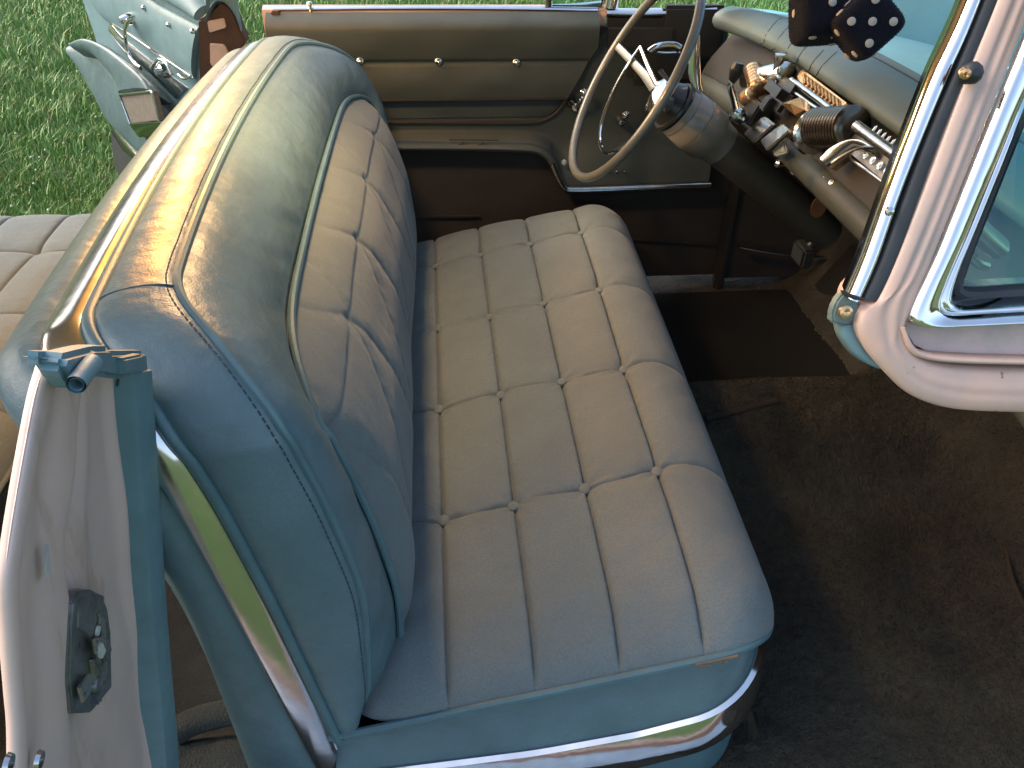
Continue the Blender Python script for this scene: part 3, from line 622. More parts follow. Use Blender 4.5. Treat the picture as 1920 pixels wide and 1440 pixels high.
# ================================================================ FAR REAR DOOR (open) and centre post
p0 = np.array([-.44, .87, 0]); dd = np.array([-.62, .785, 0]); dd /= np.linalg.norm(dd); nn = np.array([-dd[1], dd[0], 0]); nn = nn if nn @ (C0 - p0) > 0 else -nn
def rd(px, py, off=0.): return atp(px, py, p0 + nn * off, nn)
def rdp(l, off=0.): return np.array([rd(a, b, off) for a, b in l])
g = G(); slab(g, rdp([(150, -60), (150, -10), (176, 66), (196, 140), (206, 215), (212, 300), (232, 350), (300, 420), (460, 420), (440, 200), (392, 60), (385, -60)], 0), nn, .06, r=.008); rdoor = g.obj('rear_door', TEALP, car)
g = G(); ribbon(g, rdp([(150, -50), (235, -35), (300, 8), (376, 48)], .002), rdp([(185, 12), (205, 42), (280, 88), (366, 148)], .002), nn, .018, .01, k=10); g.obj('door_trim', TEALP, rdoor, sharp=180)
g = G(); ribbon(g, rdp([(205, -35), (270, -20), (330, 10), (378, 38)], .012), rdp([(200, -70), (300, -62), (360, -30), (392, 8)], -.01), nn, .03, .01, k=10); g.obj('top_pad', TEALP, rdoor, sharp=180)
g = G(); sweep(g, resamp(rdp([(193, 0), (205, 38), (235, 60), (290, 98), (362, 147)], .012), 40), .004, .003, 8, up=nn); g.obj('trim_moulding', CHROME, rdoor)
g = G(); ribbon(g, rdp([(207, 42), (232, 72), (290, 120), (352, 165)], .002), rdp([(204, 58), (228, 92), (280, 140), (330, 186)], .002), nn, .003, .004, k=6); g.obj('trim_band', CHROME, rdoor)
g = G()   # armrest : body, top pad
A_ = rdp([(138, 84), (160, 80), (195, 92), (250, 140), (282, 172), (340, 250)], .02); B_ = rdp([(150, 108), (168, 140), (192, 190), (214, 232), (262, 282), (300, 312)], .02)
ribbon(g, A_, B_, nn, .035, .02, k=12, p=2.6); rarm = g.obj('armrest', VINYL, rdoor, sharp=180)
g = G(); ribbon(g, rdp([(137, 86), (165, 76), (210, 96), (262, 140), (284, 170)], .075), rdp([(141, 94), (172, 100), (200, 130), (216, 150), (224, 176)], .075), nn + np.array([0, 0, 1.]), .02, .07, k=12, p=2.4); g.obj('armrest_pad', VINYL, rarm, sharp=180)
g = G(); slab(g, rdp([(223, 178), (284, 172), (298, 226), (244, 232)], .085), nn, .02, r=.003); g.obj('ashtray', mat('woven ashtray face', (.22, .2, .18), .6, .5, bump=1, bscale=500, var=.3, vscale=60), rarm)
g = G(); q = rdp([(298, 228), (284, 171), (223, 178), (243, 232)], .088); sweep(g, resamp(q, 40, False), .004, .003, 8, up=nn); ribbon(g, rdp([(243, 232), (300, 228)], .088), rdp([(262, 258), (318, 250)], .07), nn, .003, .02, k=6, n=6, smooth=False); g.obj('ashtray_frame', CHROME, rarm)
g = G(); q = rdp([(252, 34), (240, 40), (234, 62), (240, 98), (252, 120), (264, 128)], .05); sweep(g, resamp(q, 24), .0075, .005, 10, up=nn); lathe(g, rd(252, 34, .01), nn, [(0, .018), (.02, .017), (.035, .012), (.045, .008), (.046, 0)], 20); g.obj('window_crank', CHROME, rdoor)
g = G(); q = rdp([(284, 128), (296, 112), (312, 118), (322, 140)], .04); sweep(g, resamp(q, 16), .006, .006, 10, up=nn); lathe(g, rd(310, 132, .0), nn, [(0, .022), (.015, .02), (.02, .012), (.03, .01), (.031, 0)], 18); q = rdp([(334, 140), (345, 148), (358, 143)], .02); tube(g, resamp(q, 8), .004, 8); g.obj('door_handle', CHROME, rdoor)
for (x_, y_) in ((271, 14), (318, 46), (363, 58)):
    g = G(); lathe(g, rd(x_, y_, .016), nn, [(0, .007), (.006, .007), (.009, .004), (.010, 0)], 14); g.obj('button', CHROME, rdoor)
g = G(); ribbon(g, rdp([(206, 225), (232, 262), (262, 296)], .006), rdp([(208, 240), (235, 285), (256, 300)], .006), nn, .003, .005, k=6); g.obj('lower_moulding', CHROMEW, rdoor)
g = G(); slab(g, rdp([(207, 245), (232, 285), (250, 300), (250, 345), (228, 338), (213, 310)], .006), nn, .01); g.obj('kick_pad', CARPETG, rdoor)
# rusty hinge end of the door and the centre post behind the front door
g = G(); slab(g, px3([(372, 38), (395, 25), (412, 2), (432, 4), (452, 60), (462, 78), (440, 110), (410, 170), (375, 210)], 'y', .86), (0, -1, 0), .06, r=.004); post = g.obj('center_post', RUST, car)
g = G(); slab(g, px3([(393, 82), (420, 84), (428, 100), (412, 140), (394, 120)], 'y', .852), (0, -1, 0), .01, r=.002); slab(g, px3([(388, 40), (420, 34), (424, 52), (392, 62)], 'y', .85), (0, -1, 0), .006, r=.002); g.obj('hinge_plate', PINKW, post)
g = G(); ribbon(g, px3([(383, 40), (395, 12), (412, -10), (440, -14)], 'y', .84), px3([(402, 8), (414, -6), (432, 2), (452, 60)], 'y', .86), (0, -1, .5), .012, .02); g.obj('post_cap', TEALP, post)
# ================================================================ REAR SEAT
Xo, Yo, zq, A2, B2, fd2 = cushion_surface(-1.32, -.745, -.70, .78, .12, .13, .05, .07, lambda x: .60 + .0 * x, [-1.20, -1.06, -.92], [-.385, -.0925, .2, .4925], res=.009)
zq += .008 * np.abs(np.sin(np.pi * (B2 + .385) / .2925)) ** .6 * fd2 + .004 * np.abs(np.sin(np.pi * (A2 + .92) / .14)) ** .6 * fd2 + .012 * np.sin((B2 + .7) * 2.1)
g = G(); g.grid(np.stack([Xo, Yo, zq], -1)); rs = g.obj('rear_seat', CLOTH, car, sharp=180)
q = ring_path(-.742, -.70, .78, .12, -1.32, lambda x: .522 + 0 * x); g = G(); tube(g, resamp(q, 160, False), .005, 8); g.obj('cushion_piping', CLOTH, rs)
g = G(); qa = resamp(q, 160, False); qb = qa.copy(); qb[:, 2] = .30; qb[:, 0] -= .03; g.grid(np.stack([qa, qb], 1)); g.obj('seat_skirt', CARPETG, rs)
# ================================================================ NEAR CENTRE POST (pillar with lock striker)
pn = np.array([1., 0, -.17]); pn /= np.linalg.norm(pn); pp = np.array([-.262, -.72, 1.08])
def po(l, off=0.): return np.array([atp(a, b, pp + pn * off, pn) for a, b in l])
outer = [(84, 682), (66, 740), (48, 830), (32, 920), (16, 1020), (8, 1100), (14, 1200), (22, 1300), (28, 1370), (24, 1500), (20, 1640)]
inner = [(246, 700), (256, 850), (264, 980), (272, 1110), (285, 1240), (294, 1370), (300, 1500), (306, 1640)]
g = G(); Ao = resamp(po(outer, .0), 60); Bi = resamp(po(inner, -.008), 60)
s_ = np.linspace(0, 1, 90); h = np.zeros((60, 90)); yv = np.linspace(0, 1, 60)[:, None]
def ridge(c, wd, amp): return amp * np.exp(-((s_[None, :] - c) / wd) ** 2)
def plat(c0, c1, wd, amp): return amp * (sstep(s_[None, :], c0, c0 + wd) - sstep(s_[None, :], c1, c1 + wd))
yim = np.linspace(690, 1600, 60)
def cv(tab): return np.interp(yim, [a for a, b in tab], [b for a, b in tab])[:, None]
xo = cv([(690, 84), (833, 46), (933, 28), (1017, 14), (1080, 9), (1160, 13), (1260, 21), (1440, 26), (1600, 22)]); xi = cv([(690, 246), (833, 255), (933, 262), (1080, 270), (1260, 286), (1440, 297), (1600, 304)])
def sx(tab): return (cv(tab) - xo) / (xi - xo)
def stp(c, wd): return 1 / (1 + np.exp(-np.clip((s_[None, :] - c) / wd * 4, -30, 30)))
e1 = sx([(690, 140), (733, 137), (833, 117), (933, 97), (1017, 95), (1080, 97), (1160, 100), (1260, 92), (1440, 97), (1600, 100)])
e3 = sx([(690, 160), (733, 150), (833, 143), (933, 128), (1017, 120), (1110, 127), (1200, 130), (1350, 150), (1440, 130), (1600, 120)])
e4 = sx([(690, 196), (833, 207), (933, 217), (1080, 233), (1227, 262), (1440, 268), (1600, 274)])
gr1 = sx([(690, 112), (833, 78), (933, 62), (1017, 50), (1080, 46), (1260, 52), (1440, 58), (1600, 58)])
f3 = np.interp(yim, [690, 1050, 1150, 1320, 1400, 1600], [1, .9, 0, 0, .8, 1])[:, None]
h = .014 * (1 - stp(e1, .05)) - .004 * np.exp(-((s_[None, :] - gr1) / .05) ** 2) + .007 * f3 * np.exp(-((s_[None, :] - e3) / .06) ** 2) + .006 * np.exp(-((s_[None, :] - e4) / .035) ** 2) + .003 * stp(e4, .03)
h = h + .0012 * np.sin(yim[:, None] / 37) * np.sin(s_[None, :] * 14)
h = h + .006 * sstep(s_[None, :], .95, .99) - .014 * (1 - s_[None, :]) - .004 * s_[None, :]
P = Ao[:, None] * (1 - s_)[None, :, None] + Bi[:, None] * s_[None, :, None] + pn * h[..., None]
g.grid(P)
back = P[:, [0, -1]] - np.array([.09, 0, .0]); g.grid(np.stack([P[:, 0], P[:, 0] + np.array([-.003, .002, 0]), P[:, 0] + np.array([-.010, .03, 0])], 1)); g.grid(np.stack([P[:, -1], P[:, -1] - np.array([.02, 0, 0])], 1))
dp = g.obj('door_post', PINKP, car, sharp=55)
g = G(); ribbon(g, po([(87, 682), (70, 740), (52, 830), (36, 920), (20, 1020), (11, 1100), (17, 1200), (25, 1300), (30, 1370), (30, 1500)], .001), po([(108, 686), (93, 745), (74, 835), (56, 925), (40, 1020), (32, 1100), (36, 1200), (42, 1300), (48, 1370), (46, 1500)], .001), pn, .003, .006, k=8); g.obj('post_flange', PINKP, dp, sharp=180)
g = G(); ribbon(g, po([(240, 700), (250, 850), (262, 980), (272, 1110), (285, 1240), (298, 1370), (308, 1500)], .006), po([(276, 692), (287, 850), (296, 980), (304, 1110), (314, 1240), (326, 1370), (334, 1500)], .012), pn, .006, .04, k=8, p=4); g.obj('trim_strip', TEALP, dp, sharp=40)
g = G(); slab(g, po([(80, 660), (276, 658), (280, 702), (244, 704), (232, 712), (140, 700), (112, 686), (80, 684)], .012), pn, .014, r=.004)
slab(g, po([(126, 664), (182, 650), (212, 650), (216, 690), (212, 708), (176, 706), (150, 732), (136, 722), (118, 692)], .022), pn, .018, r=.004); cap = g.obj('post_cap', TEALP, dp, sharp=35)
g = G(); q = po([(142, 722), (158, 700), (175, 680)], .028)
T, Sd, Ud = frames(resamp(q, 10), pn); Rr = resamp(q, 10); th = np.linspace(0, 2 * np.pi, 16, endpoint=False)
for rr in (.0062, .0044):
    g.grid(Rr[:, None] + rr * (np.cos(th)[None, :, None] * Sd[:, None] + np.sin(th)[None, :, None] * Ud[:, None]), cv=True)
g.obj('drain_tube', TEALP, cap)
g = G(); slab(g, po([(233, 672), (270, 664), (272, 700), (236, 702)], .018), pn, .01, r=.002); g.obj('cap_clip', TEALP, cap)
for (x_, y_) in ((219, 717), (120, 703), (124, 713)):
    g = G(); p_ = po([(x_, y_)], .003)[0]; lathe(g, p_, pn, [(0, .0035), (.0012, .0035), (.0016, 0)], 12); g.obj('screw_hole', BLACK, dp)
g = G()
pk = po([(134, 1170), (138, 1130), (148, 1108), (172, 1105), (192, 1116), (202, 1140), (208, 1185), (210, 1290), (172, 1336), (138, 1338), (131, 1280)], .004)
slab(g, pk, pn, .012, r=.0015); lk = g.obj('striker_plate', STEEL, dp, sharp=35)
g = G(); ribbon(g, po([(138, 1175), (140, 1135), (152, 1112), (176, 1112)], .002), po([(166, 1206), (176, 1190), (184, 1160), (186, 1126)], .002), pn, .006, .003, k=8); rbox(g, po([(190, 1218)], .006)[0], (.010, .016, .02), r=.002); rbox(g, po([(176, 1240)], .004)[0], (.010, .008, .03), r=.002)
lathe(g, po([(180, 1138)], .004)[0], pn, [(0, .009), (.003, .0085), (.004, .004), (.002, 0)], 16); lathe(g, po([(174, 1282)], .003)[0], pn, [(0, .008), (.005, .007), (.006, .003), (.004, 0)], 16)
rbox(g, po([(178, 1300)], .004)[0], (.010, .018, .012), rot=rotm('X', 30), r=.002); g.obj('striker_jaw', STEEL, lk, sharp=35)
g = G(); lathe(g, po([(181, 1183)], .008)[0], pn, [(0, .0045), (.002, .004), (.003, 0)], 12); rbox(g, po([(188, 1218)], .012)[0], (.004, .009, .014), r=.001); g.obj('striker_pad', PALE, lk)
g = G(); slab(g, po([(176, 1198), (196, 1192), (202, 1212), (192, 1228), (178, 1226)], .012), pn, .002, r=.0005); slab(g, po([(150, 1290), (166, 1262), (176, 1266), (170, 1300), (158, 1318)], .010), pn, .003, r=.0008); slab(g, po([(186, 1150), (198, 1160), (200, 1200), (190, 1190)], .010), pn, .003, r=.0008); slab(g, po([(170, 1238), (200, 1226), (204, 1262), (186, 1296), (176, 1280)], .007), pn, .003, r=.0008); g.obj('striker_lever', CHROMEW, lk, sharp=35)
for (x_, y_, r_) in ((190, 1204, .0014), (182, 1218, .0012), (194, 1222, .0012), (160, 1300, .0016), (192, 1246, .002), (148, 1210, .002)):
    g = G(); lathe(g, po([(x_, y_)], .0135)[0], pn, [(0, r_), (.0004, r_ * .8), (.0005, 0)], 10); g.obj('rivet_hole', BLACK, lk)
g = G(); slab(g, po([(83, 1024), (91, 1020), (94, 1050), (96, 1078), (88, 1090), (84, 1060)], .0045), pn, .0006); g.obj('bare_patch', mat('primer patch', (.5, .49, .46), .6, var=.3, vscale=80), dp)
for (x_, y_) in ((70, 1425), (12, 1432)):
    g = G(); lathe(g, po([(x_, y_)], .006)[0], pn, [(0, .007), (.003, .006), (.004, 0)], 14); g.obj('screw', CHROMEW, dp)
# outer skin of the rear door at the very left
g = G(); ribbon(g, np.array([(-.44, -.86, .93), (-.45, -.89, .86), (-.47, -.94, .74), (-.5, -.96, .5)]), np.array([(-.9, -.86, .93), (-.95, -.89, .86), (-1.0, -.94, .74), (-1.0, -.96, .5)]), (0, -1, 0), .004, .03); g.obj('rear_door', PINK, car, sharp=60)
# ================================================================ NEAR WINDSHIELD PILLAR (dog leg)
YP = -.76; WN = np.array([0, -1, .40])
def wp(l, y=YP): return np.array([atp(a, b, (0, y, 1.12), WN) for a, b in l])
def wq(a, b, y): return wp([(a, b)], y)[0]
g = G()
o_l = [(1990, -330), (1863, 0), (1795, 170), (1730, 345), (1677, 480), (1640, 560), (1616, 578), (1605, 612), (1622, 655), (1660, 700), (1700, 736), (1750, 758), (1810, 768), (1920, 772), (2100, 776), (2300, 778)]
i_l = [(2060, -330), (1930, 10), (1870, 165), (1800, 345), (1748, 475), (1716, 552), (1700, 590), (1690, 618), (1706, 652), (1732, 670), (1762, 680), (1800, 685), (1850, 688), (1930, 690), (2100, 692), (2300, 694)]
Ao = resamp(wp(o_l), 140); Bi = resamp(wp(i_l), 140)
s_ = np.linspace(0, 1, 26); hgt = .0085 * (1 - np.abs(2 * s_ - 1) ** 2.4) ** (1 / 2.4)
fr_ = np.interp(np.linspace(0, 1, 140), [0, .45, .6, 1], [1, 1, .25, .15])[:, None]; hgt = hgt[None, :] - fr_ * .0022 * np.exp(-((s_ - .45) / .10) ** 2) - fr_ * .0018 * np.exp(-((s_ - .75) / .08) ** 2)
P = Ao[:, None] * (1 - s_)[None, :, None] + Bi[:, None] * s_[None, :, None] + np.array([0, -1, .15]) * hgt[:, :, None]
g.grid(P); g.grid(np.stack([P[:, 0], P[:, 0] + [0, .012, 0], P[:, 0] + np.array([.004, .05, 0])], 1)); g.grid(np.stack([P[:, -1], P[:, -1] + np.array([0, .02, 0])], 1))
wf = g.obj('windshield_frame', PINKF, car, sharp=50)
g = G(); ribbon(g, wp([(1694, 612), (1712, 648), (1740, 662), (1800, 668), (1920, 672), (2100, 674), (2300, 676)], YP - .006), wp([(1684, 612), (1702, 656), (1733, 673), (1800, 680), (1920, 683), (2100, 685), (2300, 687)], YP - .006), (0, -1, .3), .005, .02, k=8, n=60); g.obj('frame_lip', PINKF, wf, sharp=180)
g = G(); slab(g, wp([(1692, 608), (1714, 646), (1742, 660), (1800, 666), (2300, 672), (2300, 600), (1700, 600)], YP + .008), WN, .01); g.obj('frame_recess', PINKW, wf)
g = G(); ribbon(g, wp([(1922, -330), (1801, 0), (1740, 135), (1690, 262), (1650, 370), (1611, 480), (1583, 548)], YP + .01), wp([(1955, -330), (1838, 0), (1780, 135), (1727, 262), (1685, 370), (1647, 480), (1612, 560)], YP + .004), (-.25, -1, 0), .010, .012, n=60, k=12); g.obj('pillar_moulding', CHROME, wf, sharp=180)
g = G(); ribbon(g, wp([(1955, -330), (1836, 0), (1727, 262), (1646, 480), (1610, 558)], YP + .006), wp([(1992, -330), (1866, 0), (1757, 262), (1680, 480), (1640, 566)], YP + .002), WN, .007, .03, n=60, k=10, p=3); wr = g.obj('weatherstrip', RUBBER, wf, sharp=180)
g = G(); p_ = wq(1816, 138, YP - .01); lathe(g, p_, WN, [(0, .0085), (.006, .0088), (.009, .007), (.0105, .003)], 10); g.obj('strip_stud', RUBBER, wr)
g = G(); lathe(g, wq(1809, 137, YP - .022), (-.3, -1, 0), [(-.002, .0045), (.003, .0042), (.004, .002), (.001, 0)], 12); g.obj('stud_screw', COPPER_LIT, wr)
for (x_, y_) in ((1667, 396),):
    g = G(); lathe(g, wq(x_, y_, YP - .004), WN, [(0, .004), (.002, .0035), (.003, 0)], 12); g.obj('screw', CHROMEW, wr)
# chrome window moulding (L shape) and glass
g = G()
co_ = [(2075, -330), (1938, 15), (1876, 165), (1806, 340), (1752, 475), (1716, 550), (1693, 606), (1730, 611), (1800, 608), (1920, 603), (2100, 598), (2300, 594)]
ci_ = [(2135, -330), (2000, 15), (1925, 165), (1856, 340), (1803, 470), (1783, 530), (1776, 556), (1790, 560), (1830, 557), (1920, 551), (2100, 546), (2300, 542)]
Ao = resamp(wp(co_, YP - .004), 130, False); Bi = resamp(wp(ci_, YP + .02), 130, False)
for _ in range(3):
    Ao[1:-1] = (Ao[:-2] + 2 * Ao[1:-1] + Ao[2:]) / 4; Bi[1:-1] = (Bi[:-2] + 2 * Bi[1:-1] + Bi[2:]) / 4
s_ = np.linspace(0, 1, 22); hh = .016 * (1 - np.abs(2 * s_ - 1) ** 2.2) ** (1 / 2.2) - .007 * np.exp(-((s_ - .62) / .07) ** 2)
g.grid(Ao[:, None] * (1 - s_)[None, :, None] + Bi[:, None] * s_[None, :, None] + np.array([0, -1, 0.1]) * hh[None, :, None]); g.grid(np.stack([Bi, Bi + [.002, .03, 0]], 1))
wm = g.obj('window_moulding', CHROME, wf, sharp=180)
g = G(); q = resamp(wp([(2140, -330), (2006, 15), (1930, 168), (1860, 345), (1808, 475), (1790, 530), (1794, 548), (1830, 550), (1920, 544), (2100, 540), (2300, 536)], YP + .028), 80, False); sweep(g, q, .006, .008, 8, up=(0, 1, 0)); g.obj('glass_seal', RUBBER, wf)
# windshield glass: wraps from the near pillar across the front to the far pillar
def wsx(y): return 1.20 - .50 * np.abs(y / .76) ** 3.4 - .03
g = G(); yy = np.sin(np.linspace(-1, 1, 61) * np.pi / 2) * .735; vv = np.linspace(0, 1, 12); P = []
for y in yy:
    xb = .52 + (1.20 - .52) * (1 - abs(y / .735) ** 3.2) ** (1 / 1.9); xt = .44 + (.62 - .44) * (1 - abs(y / .735) ** 3.2) ** (1 / 1.9)
    P.append([(xb + (xt - xb) * t_, y * (1 - .1 * t_), 1.055 + .045 * (abs(y / .735) > .97) + .40 * t_) for t_ in vv])
g.grid(np.array(P)); g.obj('windshield', GLASS, car, sharp=180)
g = G(); slab(g, wp([(1800, 552), (2300, 545), (2300, -330), (2150, -330), (2012, 0), (1936, 160), (1862, 345), (1810, 480)], YP + .026), WN, .003); g.obj('side_glass', SGLASS, wf)
# bracket and teal weatherstrip tail under the moulding
g = G(); slab(g, wp([(1582, 548), (1612, 562), (1612, 590), (1600, 604), (1588, 612), (1562, 606), (1560, 592), (1568, 566)], YP + .004), WN, .012, r=.002); br = g.obj('pillar_bracket', mat('grey green paint', (.13, .19, .18), .5, var=.4, vscale=50, bump=.4, bscale=150), wf, sharp=40)
g = G(); lathe(g, wq(1583, 584, YP + .002), WN, [(0, .0058), (.004, .0056), (.005, .003), (.0035, 0)], 16); g.obj('bolt', COPPER_LIT, br)
g = G(); ribbon(g, wp([(1574, 610), (1580, 632), (1600, 662), (1622, 680), (1642, 690)], YP + .012), wp([(1600, 606), (1606, 625), (1618, 648), (1640, 672), (1656, 688)], YP + .012), WN, .004, .012, n=30); g.obj('strip_tail', TEALP, wf, sharp=180)
g = G(); ribbon(g, wp([(1586, 546), (1600, 552), (1618, 558)], YP - .008), wp([(1590, 556), (1604, 562), (1616, 564)], YP - .008), WN, .003, .01, n=12); g.obj('strip_end', RUBBER, wf)
# cowl side below the pillar, hood and front body (mostly outside the frame)
for y_, x_, w_ in ((-.80, 1.48, .55), (.85, 1.15, .9)):
    g = G(); rbox(g, (x_, y_, .65), (w_, .05, .64), r=.02); g.obj('cowl_side', PINK, car)
g = G(); X, Y = np.meshgrid(np.linspace(1.24, 3.1, 24), np.linspace(-.95, .95, 24), indexing='ij'); g.grid(np.stack([X, Y, 1.0 - .10 * (Y / .95) ** 4 * 3 - .06 * ((X - 1.2) / 1.9) ** 2], -1)); g.obj('hood', PINK, car, sharp=180)
g = G(); rbox(g, (3.1, 0, .6), (.08, 1.9, .7), r=.03); rbox(g, (2.2, .95, .6), (1.8, .06, .55), r=.02); rbox(g, (2.2, -.95, .6), (1.8, .06, .55), r=.02); g.obj('front_body', PINK, car)
g = G(); rbox(g, (1.36, 0, .75), (.04, 1.6, .72), r=.01); g.obj('firewall', PADD, car)
# rear body
g = G(); rbox(g, (-1.75, 0, .6), (.1, 1.5, .7), r=.04); g.obj('rear_seat_back', CLOTH, car)
g = G(); rbox(g, (-2.9, 0, .72), (2.2, 1.9, .5), r=.12, seg=4); g.obj('rear_body', PINK, car)
# wheels of the car
for (x, y) in ((2.1, .86), (2.1, -.86), (-2.3, .90), (-2.3, -.90)):
    g = G(); sgn = 1 if y > 0 else -1; lathe(g, (x, y - .1 * sgn, .34), (0, sgn, 0), [(0, .2), (0, .30), (.03, .345), (.15, .345), (.18, .30), (.175, .2), (.12, .19)], 40); wh = g.obj('wheel', RUBBER, car)
    g = G(); lathe(g, (x, y - .1 * sgn, .34), (0, sgn, 0), [(.12, .19), (.15, .15), (.17, .06), (.18, 0)], 32); g.obj('hub_cap', CHROME, wh)
# ================================================================ DASHBOARD
ypts = np.linspace(-.735, .73, 90)
def dash_off(y):      # panoramic ends sweep back a little
    return -.05 * np.abs(y / .73) ** 5
top = [(.800, 1.036), (.782, 1.036), (.768, 1.042), (.758, 1.052), (.758, 1.062), (.766, 1.072), (.79, 1.082), (.82, 1.088), (.862, 1.086), (.874, 1.080), (.880, 1.080), (.90, 1.083), (1.0, 1.078), (1.12, 1.062), (1.22, 1.045)]
def extr(prof, ys=ypts, yo=dash_off, wrap=True):
    P = []
    for y in ys:
        k_ = (1 - .40 * np.abs(y / .735) ** 3.5) if wrap else 1
        P.append([(.70 + (x - .70) * (k_ if x > .70 else 1) + yo(y), y, z_) for x, z_ in prof])
    return np.array(P)
g = G(); g.grid(extr(top[:12])); dash = g.obj('dashboard', PAD, car, sharp=180)
face = [(.800, 1.036), (.785, 1.02), (.745, .97), (.728, .935), (.735, .925)]
g = G(); g.grid(extr(face, wrap=False)); g.obj('instrument_panel', PADD, dash, sharp=50)
g = G(); a = np.linspace(-.6, 1.35, 16) * np.pi; g.grid(extr([(.738 + .030 * math.cos(t), .905 + .030 * math.sin(t)) for t in a], wrap=False)); g.obj('lower_roll', ROLL, dash, sharp=180)
g = G(); g.grid(extr([(.750, .878), (.80, .85), (.83, .80), (.90, .74), (1.1, .70)], wrap=False)); g.obj('dash_underside', PADD, dash, sharp=180)
g = G(); g.grid(extr(top[11:])); g.obj('dash_top', DTOP, dash, sharp=180)
g = G(); tube(g, extr([(.872, 1.0815)])[:, 0], .003, 6); g.obj('pad_seam', RUBBER, dash)
# pleats in the pad
g = G()
for a_, b_ in (((1426, 66), (1466, 33)), ((1445, 77), (1484, 46)), ((1466, 87), (1500, 62)), ((1487, 100), (1520, 76)), ((1514, 114), (1545, 90)), ((1530, 124), (1570, 96))):
    q = resamp([at(*a_, 'z', 1.072), (at(*a_, 'z', 1.080) + at(*b_, 'z', 1.084)) / 2, at(*b_, 'z', 1.087)], 14)
    # drop onto the pad surface
    for p in q:
        k_ = 1 - .40 * abs(p[1] / .735) ** 3.5; xx = (p[0] - dash_off(p[1]) - .70) / k_ + .70; p[2] = np.interp(xx, [t[0] for t in top[3:]], [t[1] for t in top[3:]]) - .0002
    tube(g, q, .0012, 5)
g.obj('pad_stitching', RUBBER, dash)
# frame the chrome cluster: local axes of the sloping face
FN = np.array([-.885, 0, .465]); FN /= np.linalg.norm(FN)
def fp(px, py, off=0.): return atp(px, py, np.array([.752, 0, .985]) + FN * off, FN)
def fpl(l, off=0.): return np.array([fp(a, b, off) for a, b in l])
FB = np.stack([np.cross(FN, [0, 1., 0]), [0, 1., 0], FN], 1)
# louvred grille, gold lamplight put in as copper colour
g = G(); slab(g, fpl([(1492, 146), (1502, 128), (1586, 192), (1580, 218)], .03), FN, .03, r=.003); gr = g.obj('louver_panel', COPPER_LIT, dash, sharp=35)
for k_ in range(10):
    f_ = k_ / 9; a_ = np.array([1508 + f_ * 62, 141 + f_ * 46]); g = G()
    q = np.array([fp(a_[0], a_[1], .033), fp(a_[0] + 2, a_[1] + 16, .034)]); sweep(g, resamp(q, 5, False), .0030, .004, 8, up=FN); g.obj('louver', COPPER_LIT, gr)
g = G(); sweep(g, resamp(fpl([(1484, 150), (1530, 184), (1580, 222)], .034), 20), .006, .006, 10, up=FN); sweep(g, resamp(fpl([(1478, 164), (1520, 196), (1566, 224)], .03), 20), .005, .005, 10, up=FN); g.obj('chrome_rail', DCH_LIT, dash)
# left barrel (clock pod) and its finial
def barrel(pa, pb, r, off=.03, name='instrument_barrel', M=None, ribs=0, caps=True):
    a_ = fp(*pa, off); b_ = fp(*pb, off); ax = b_ - a_; L_ = np.linalg.norm(ax); g = G(); pr = [(-.004, 0), (-.004, r * .55), (0, r * .92), (.004, r)]
    nr = max(ribs, 1)
    for i in range(nr):
        t0 = .006 + (L_ - .012) * i / nr; t1 = .006 + (L_ - .012) * (i + .6) / nr
        pr += [(t0, r), (t1, r), (t1 + .0008, r * .93), (.006 + (L_ - .012) * (i + 1) / nr - .0008, r * .93)] if ribs else []
    pr += [(L_ - .004, r), (L_, r * .9), (L_ + .003, r * .5), (L_ + .003, 0)]; lathe(g, a_, ax, pr, 36); return g.obj(name, M or DCH_LIT, dash, sharp=50)
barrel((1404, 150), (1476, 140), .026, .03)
barrel((1412, 130), (1422, 168), .020, .045, M=COPPER_LIT, ribs=6)
barrel((1396, 186), (1412, 176), .018, .05, M=COPPER_LIT, ribs=8)
g = G(); p_ = fp(1458, 128, .05); lathe(g, p_, (0, 0, 1), [(-.01, .009), (.01, .009), (.02, .012), (.028, .011), (.030, 0)], 18); g.obj('finial_knob', DCH_LIT, dash)
# dark hood with the square cap; its gold glint is put in as copper colour
g = G(); rbox(g, fp(1466, 176, .035), (.06, .11, .05), rot=FB, r=.02, seg=4); g.obj('instrument_hood', BLACK, dash)
g = G(); c_ = fpl([(1464, 194), (1500, 182), (1508, 206), (1490, 216)], .065); ap = c_.mean(0) + FN * .012
g.add(np.vstack([c_, ap, c_ - FN * .02]), [[0, 1, 4], [1, 2, 4], [2, 3, 4], [3, 0, 4], [0, 1, 6, 5], [1, 2, 7, 6], [2, 3, 8, 7], [3, 0, 5, 8]]); g.obj('hood_cap', COPPER_LIT, dash, smooth=False)
# big ribbed barrel with chrome dial facing the driver
barrel((1528, 240), (1602, 238), .037, .035, M=mat('dark ribbed metal', (.16, .13, .10), .24, .9), ribs=12)
a_ = fp(1522, 250, .035); b_ = fp(1582, 250, .035); ax = (a_ - b_) / np.linalg.norm(a_ - b_)
g = G(); lathe(g, a_ - ax * .008, ax, [(-.004, .024), (0, .038), (.005, .041), (.009, .037), (.004, .033), (.002, .018), (.010, .018), (.012, .006), (.030, .005), (.032, 0)], 40); g.obj('radio_dial', DCH_LIT, dash)
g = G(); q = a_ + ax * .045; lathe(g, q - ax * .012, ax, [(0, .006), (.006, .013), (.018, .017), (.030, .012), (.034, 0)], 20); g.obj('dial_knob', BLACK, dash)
g = G(); lathe(g, fp(1596, 240, .03), -ax, [(-.014, .034), (-.010, .037), (-.004, .037), (.004, .030), (.012, .022), (.016, 0)], 36); g.obj('barrel_end', DCH_LIT, dash)
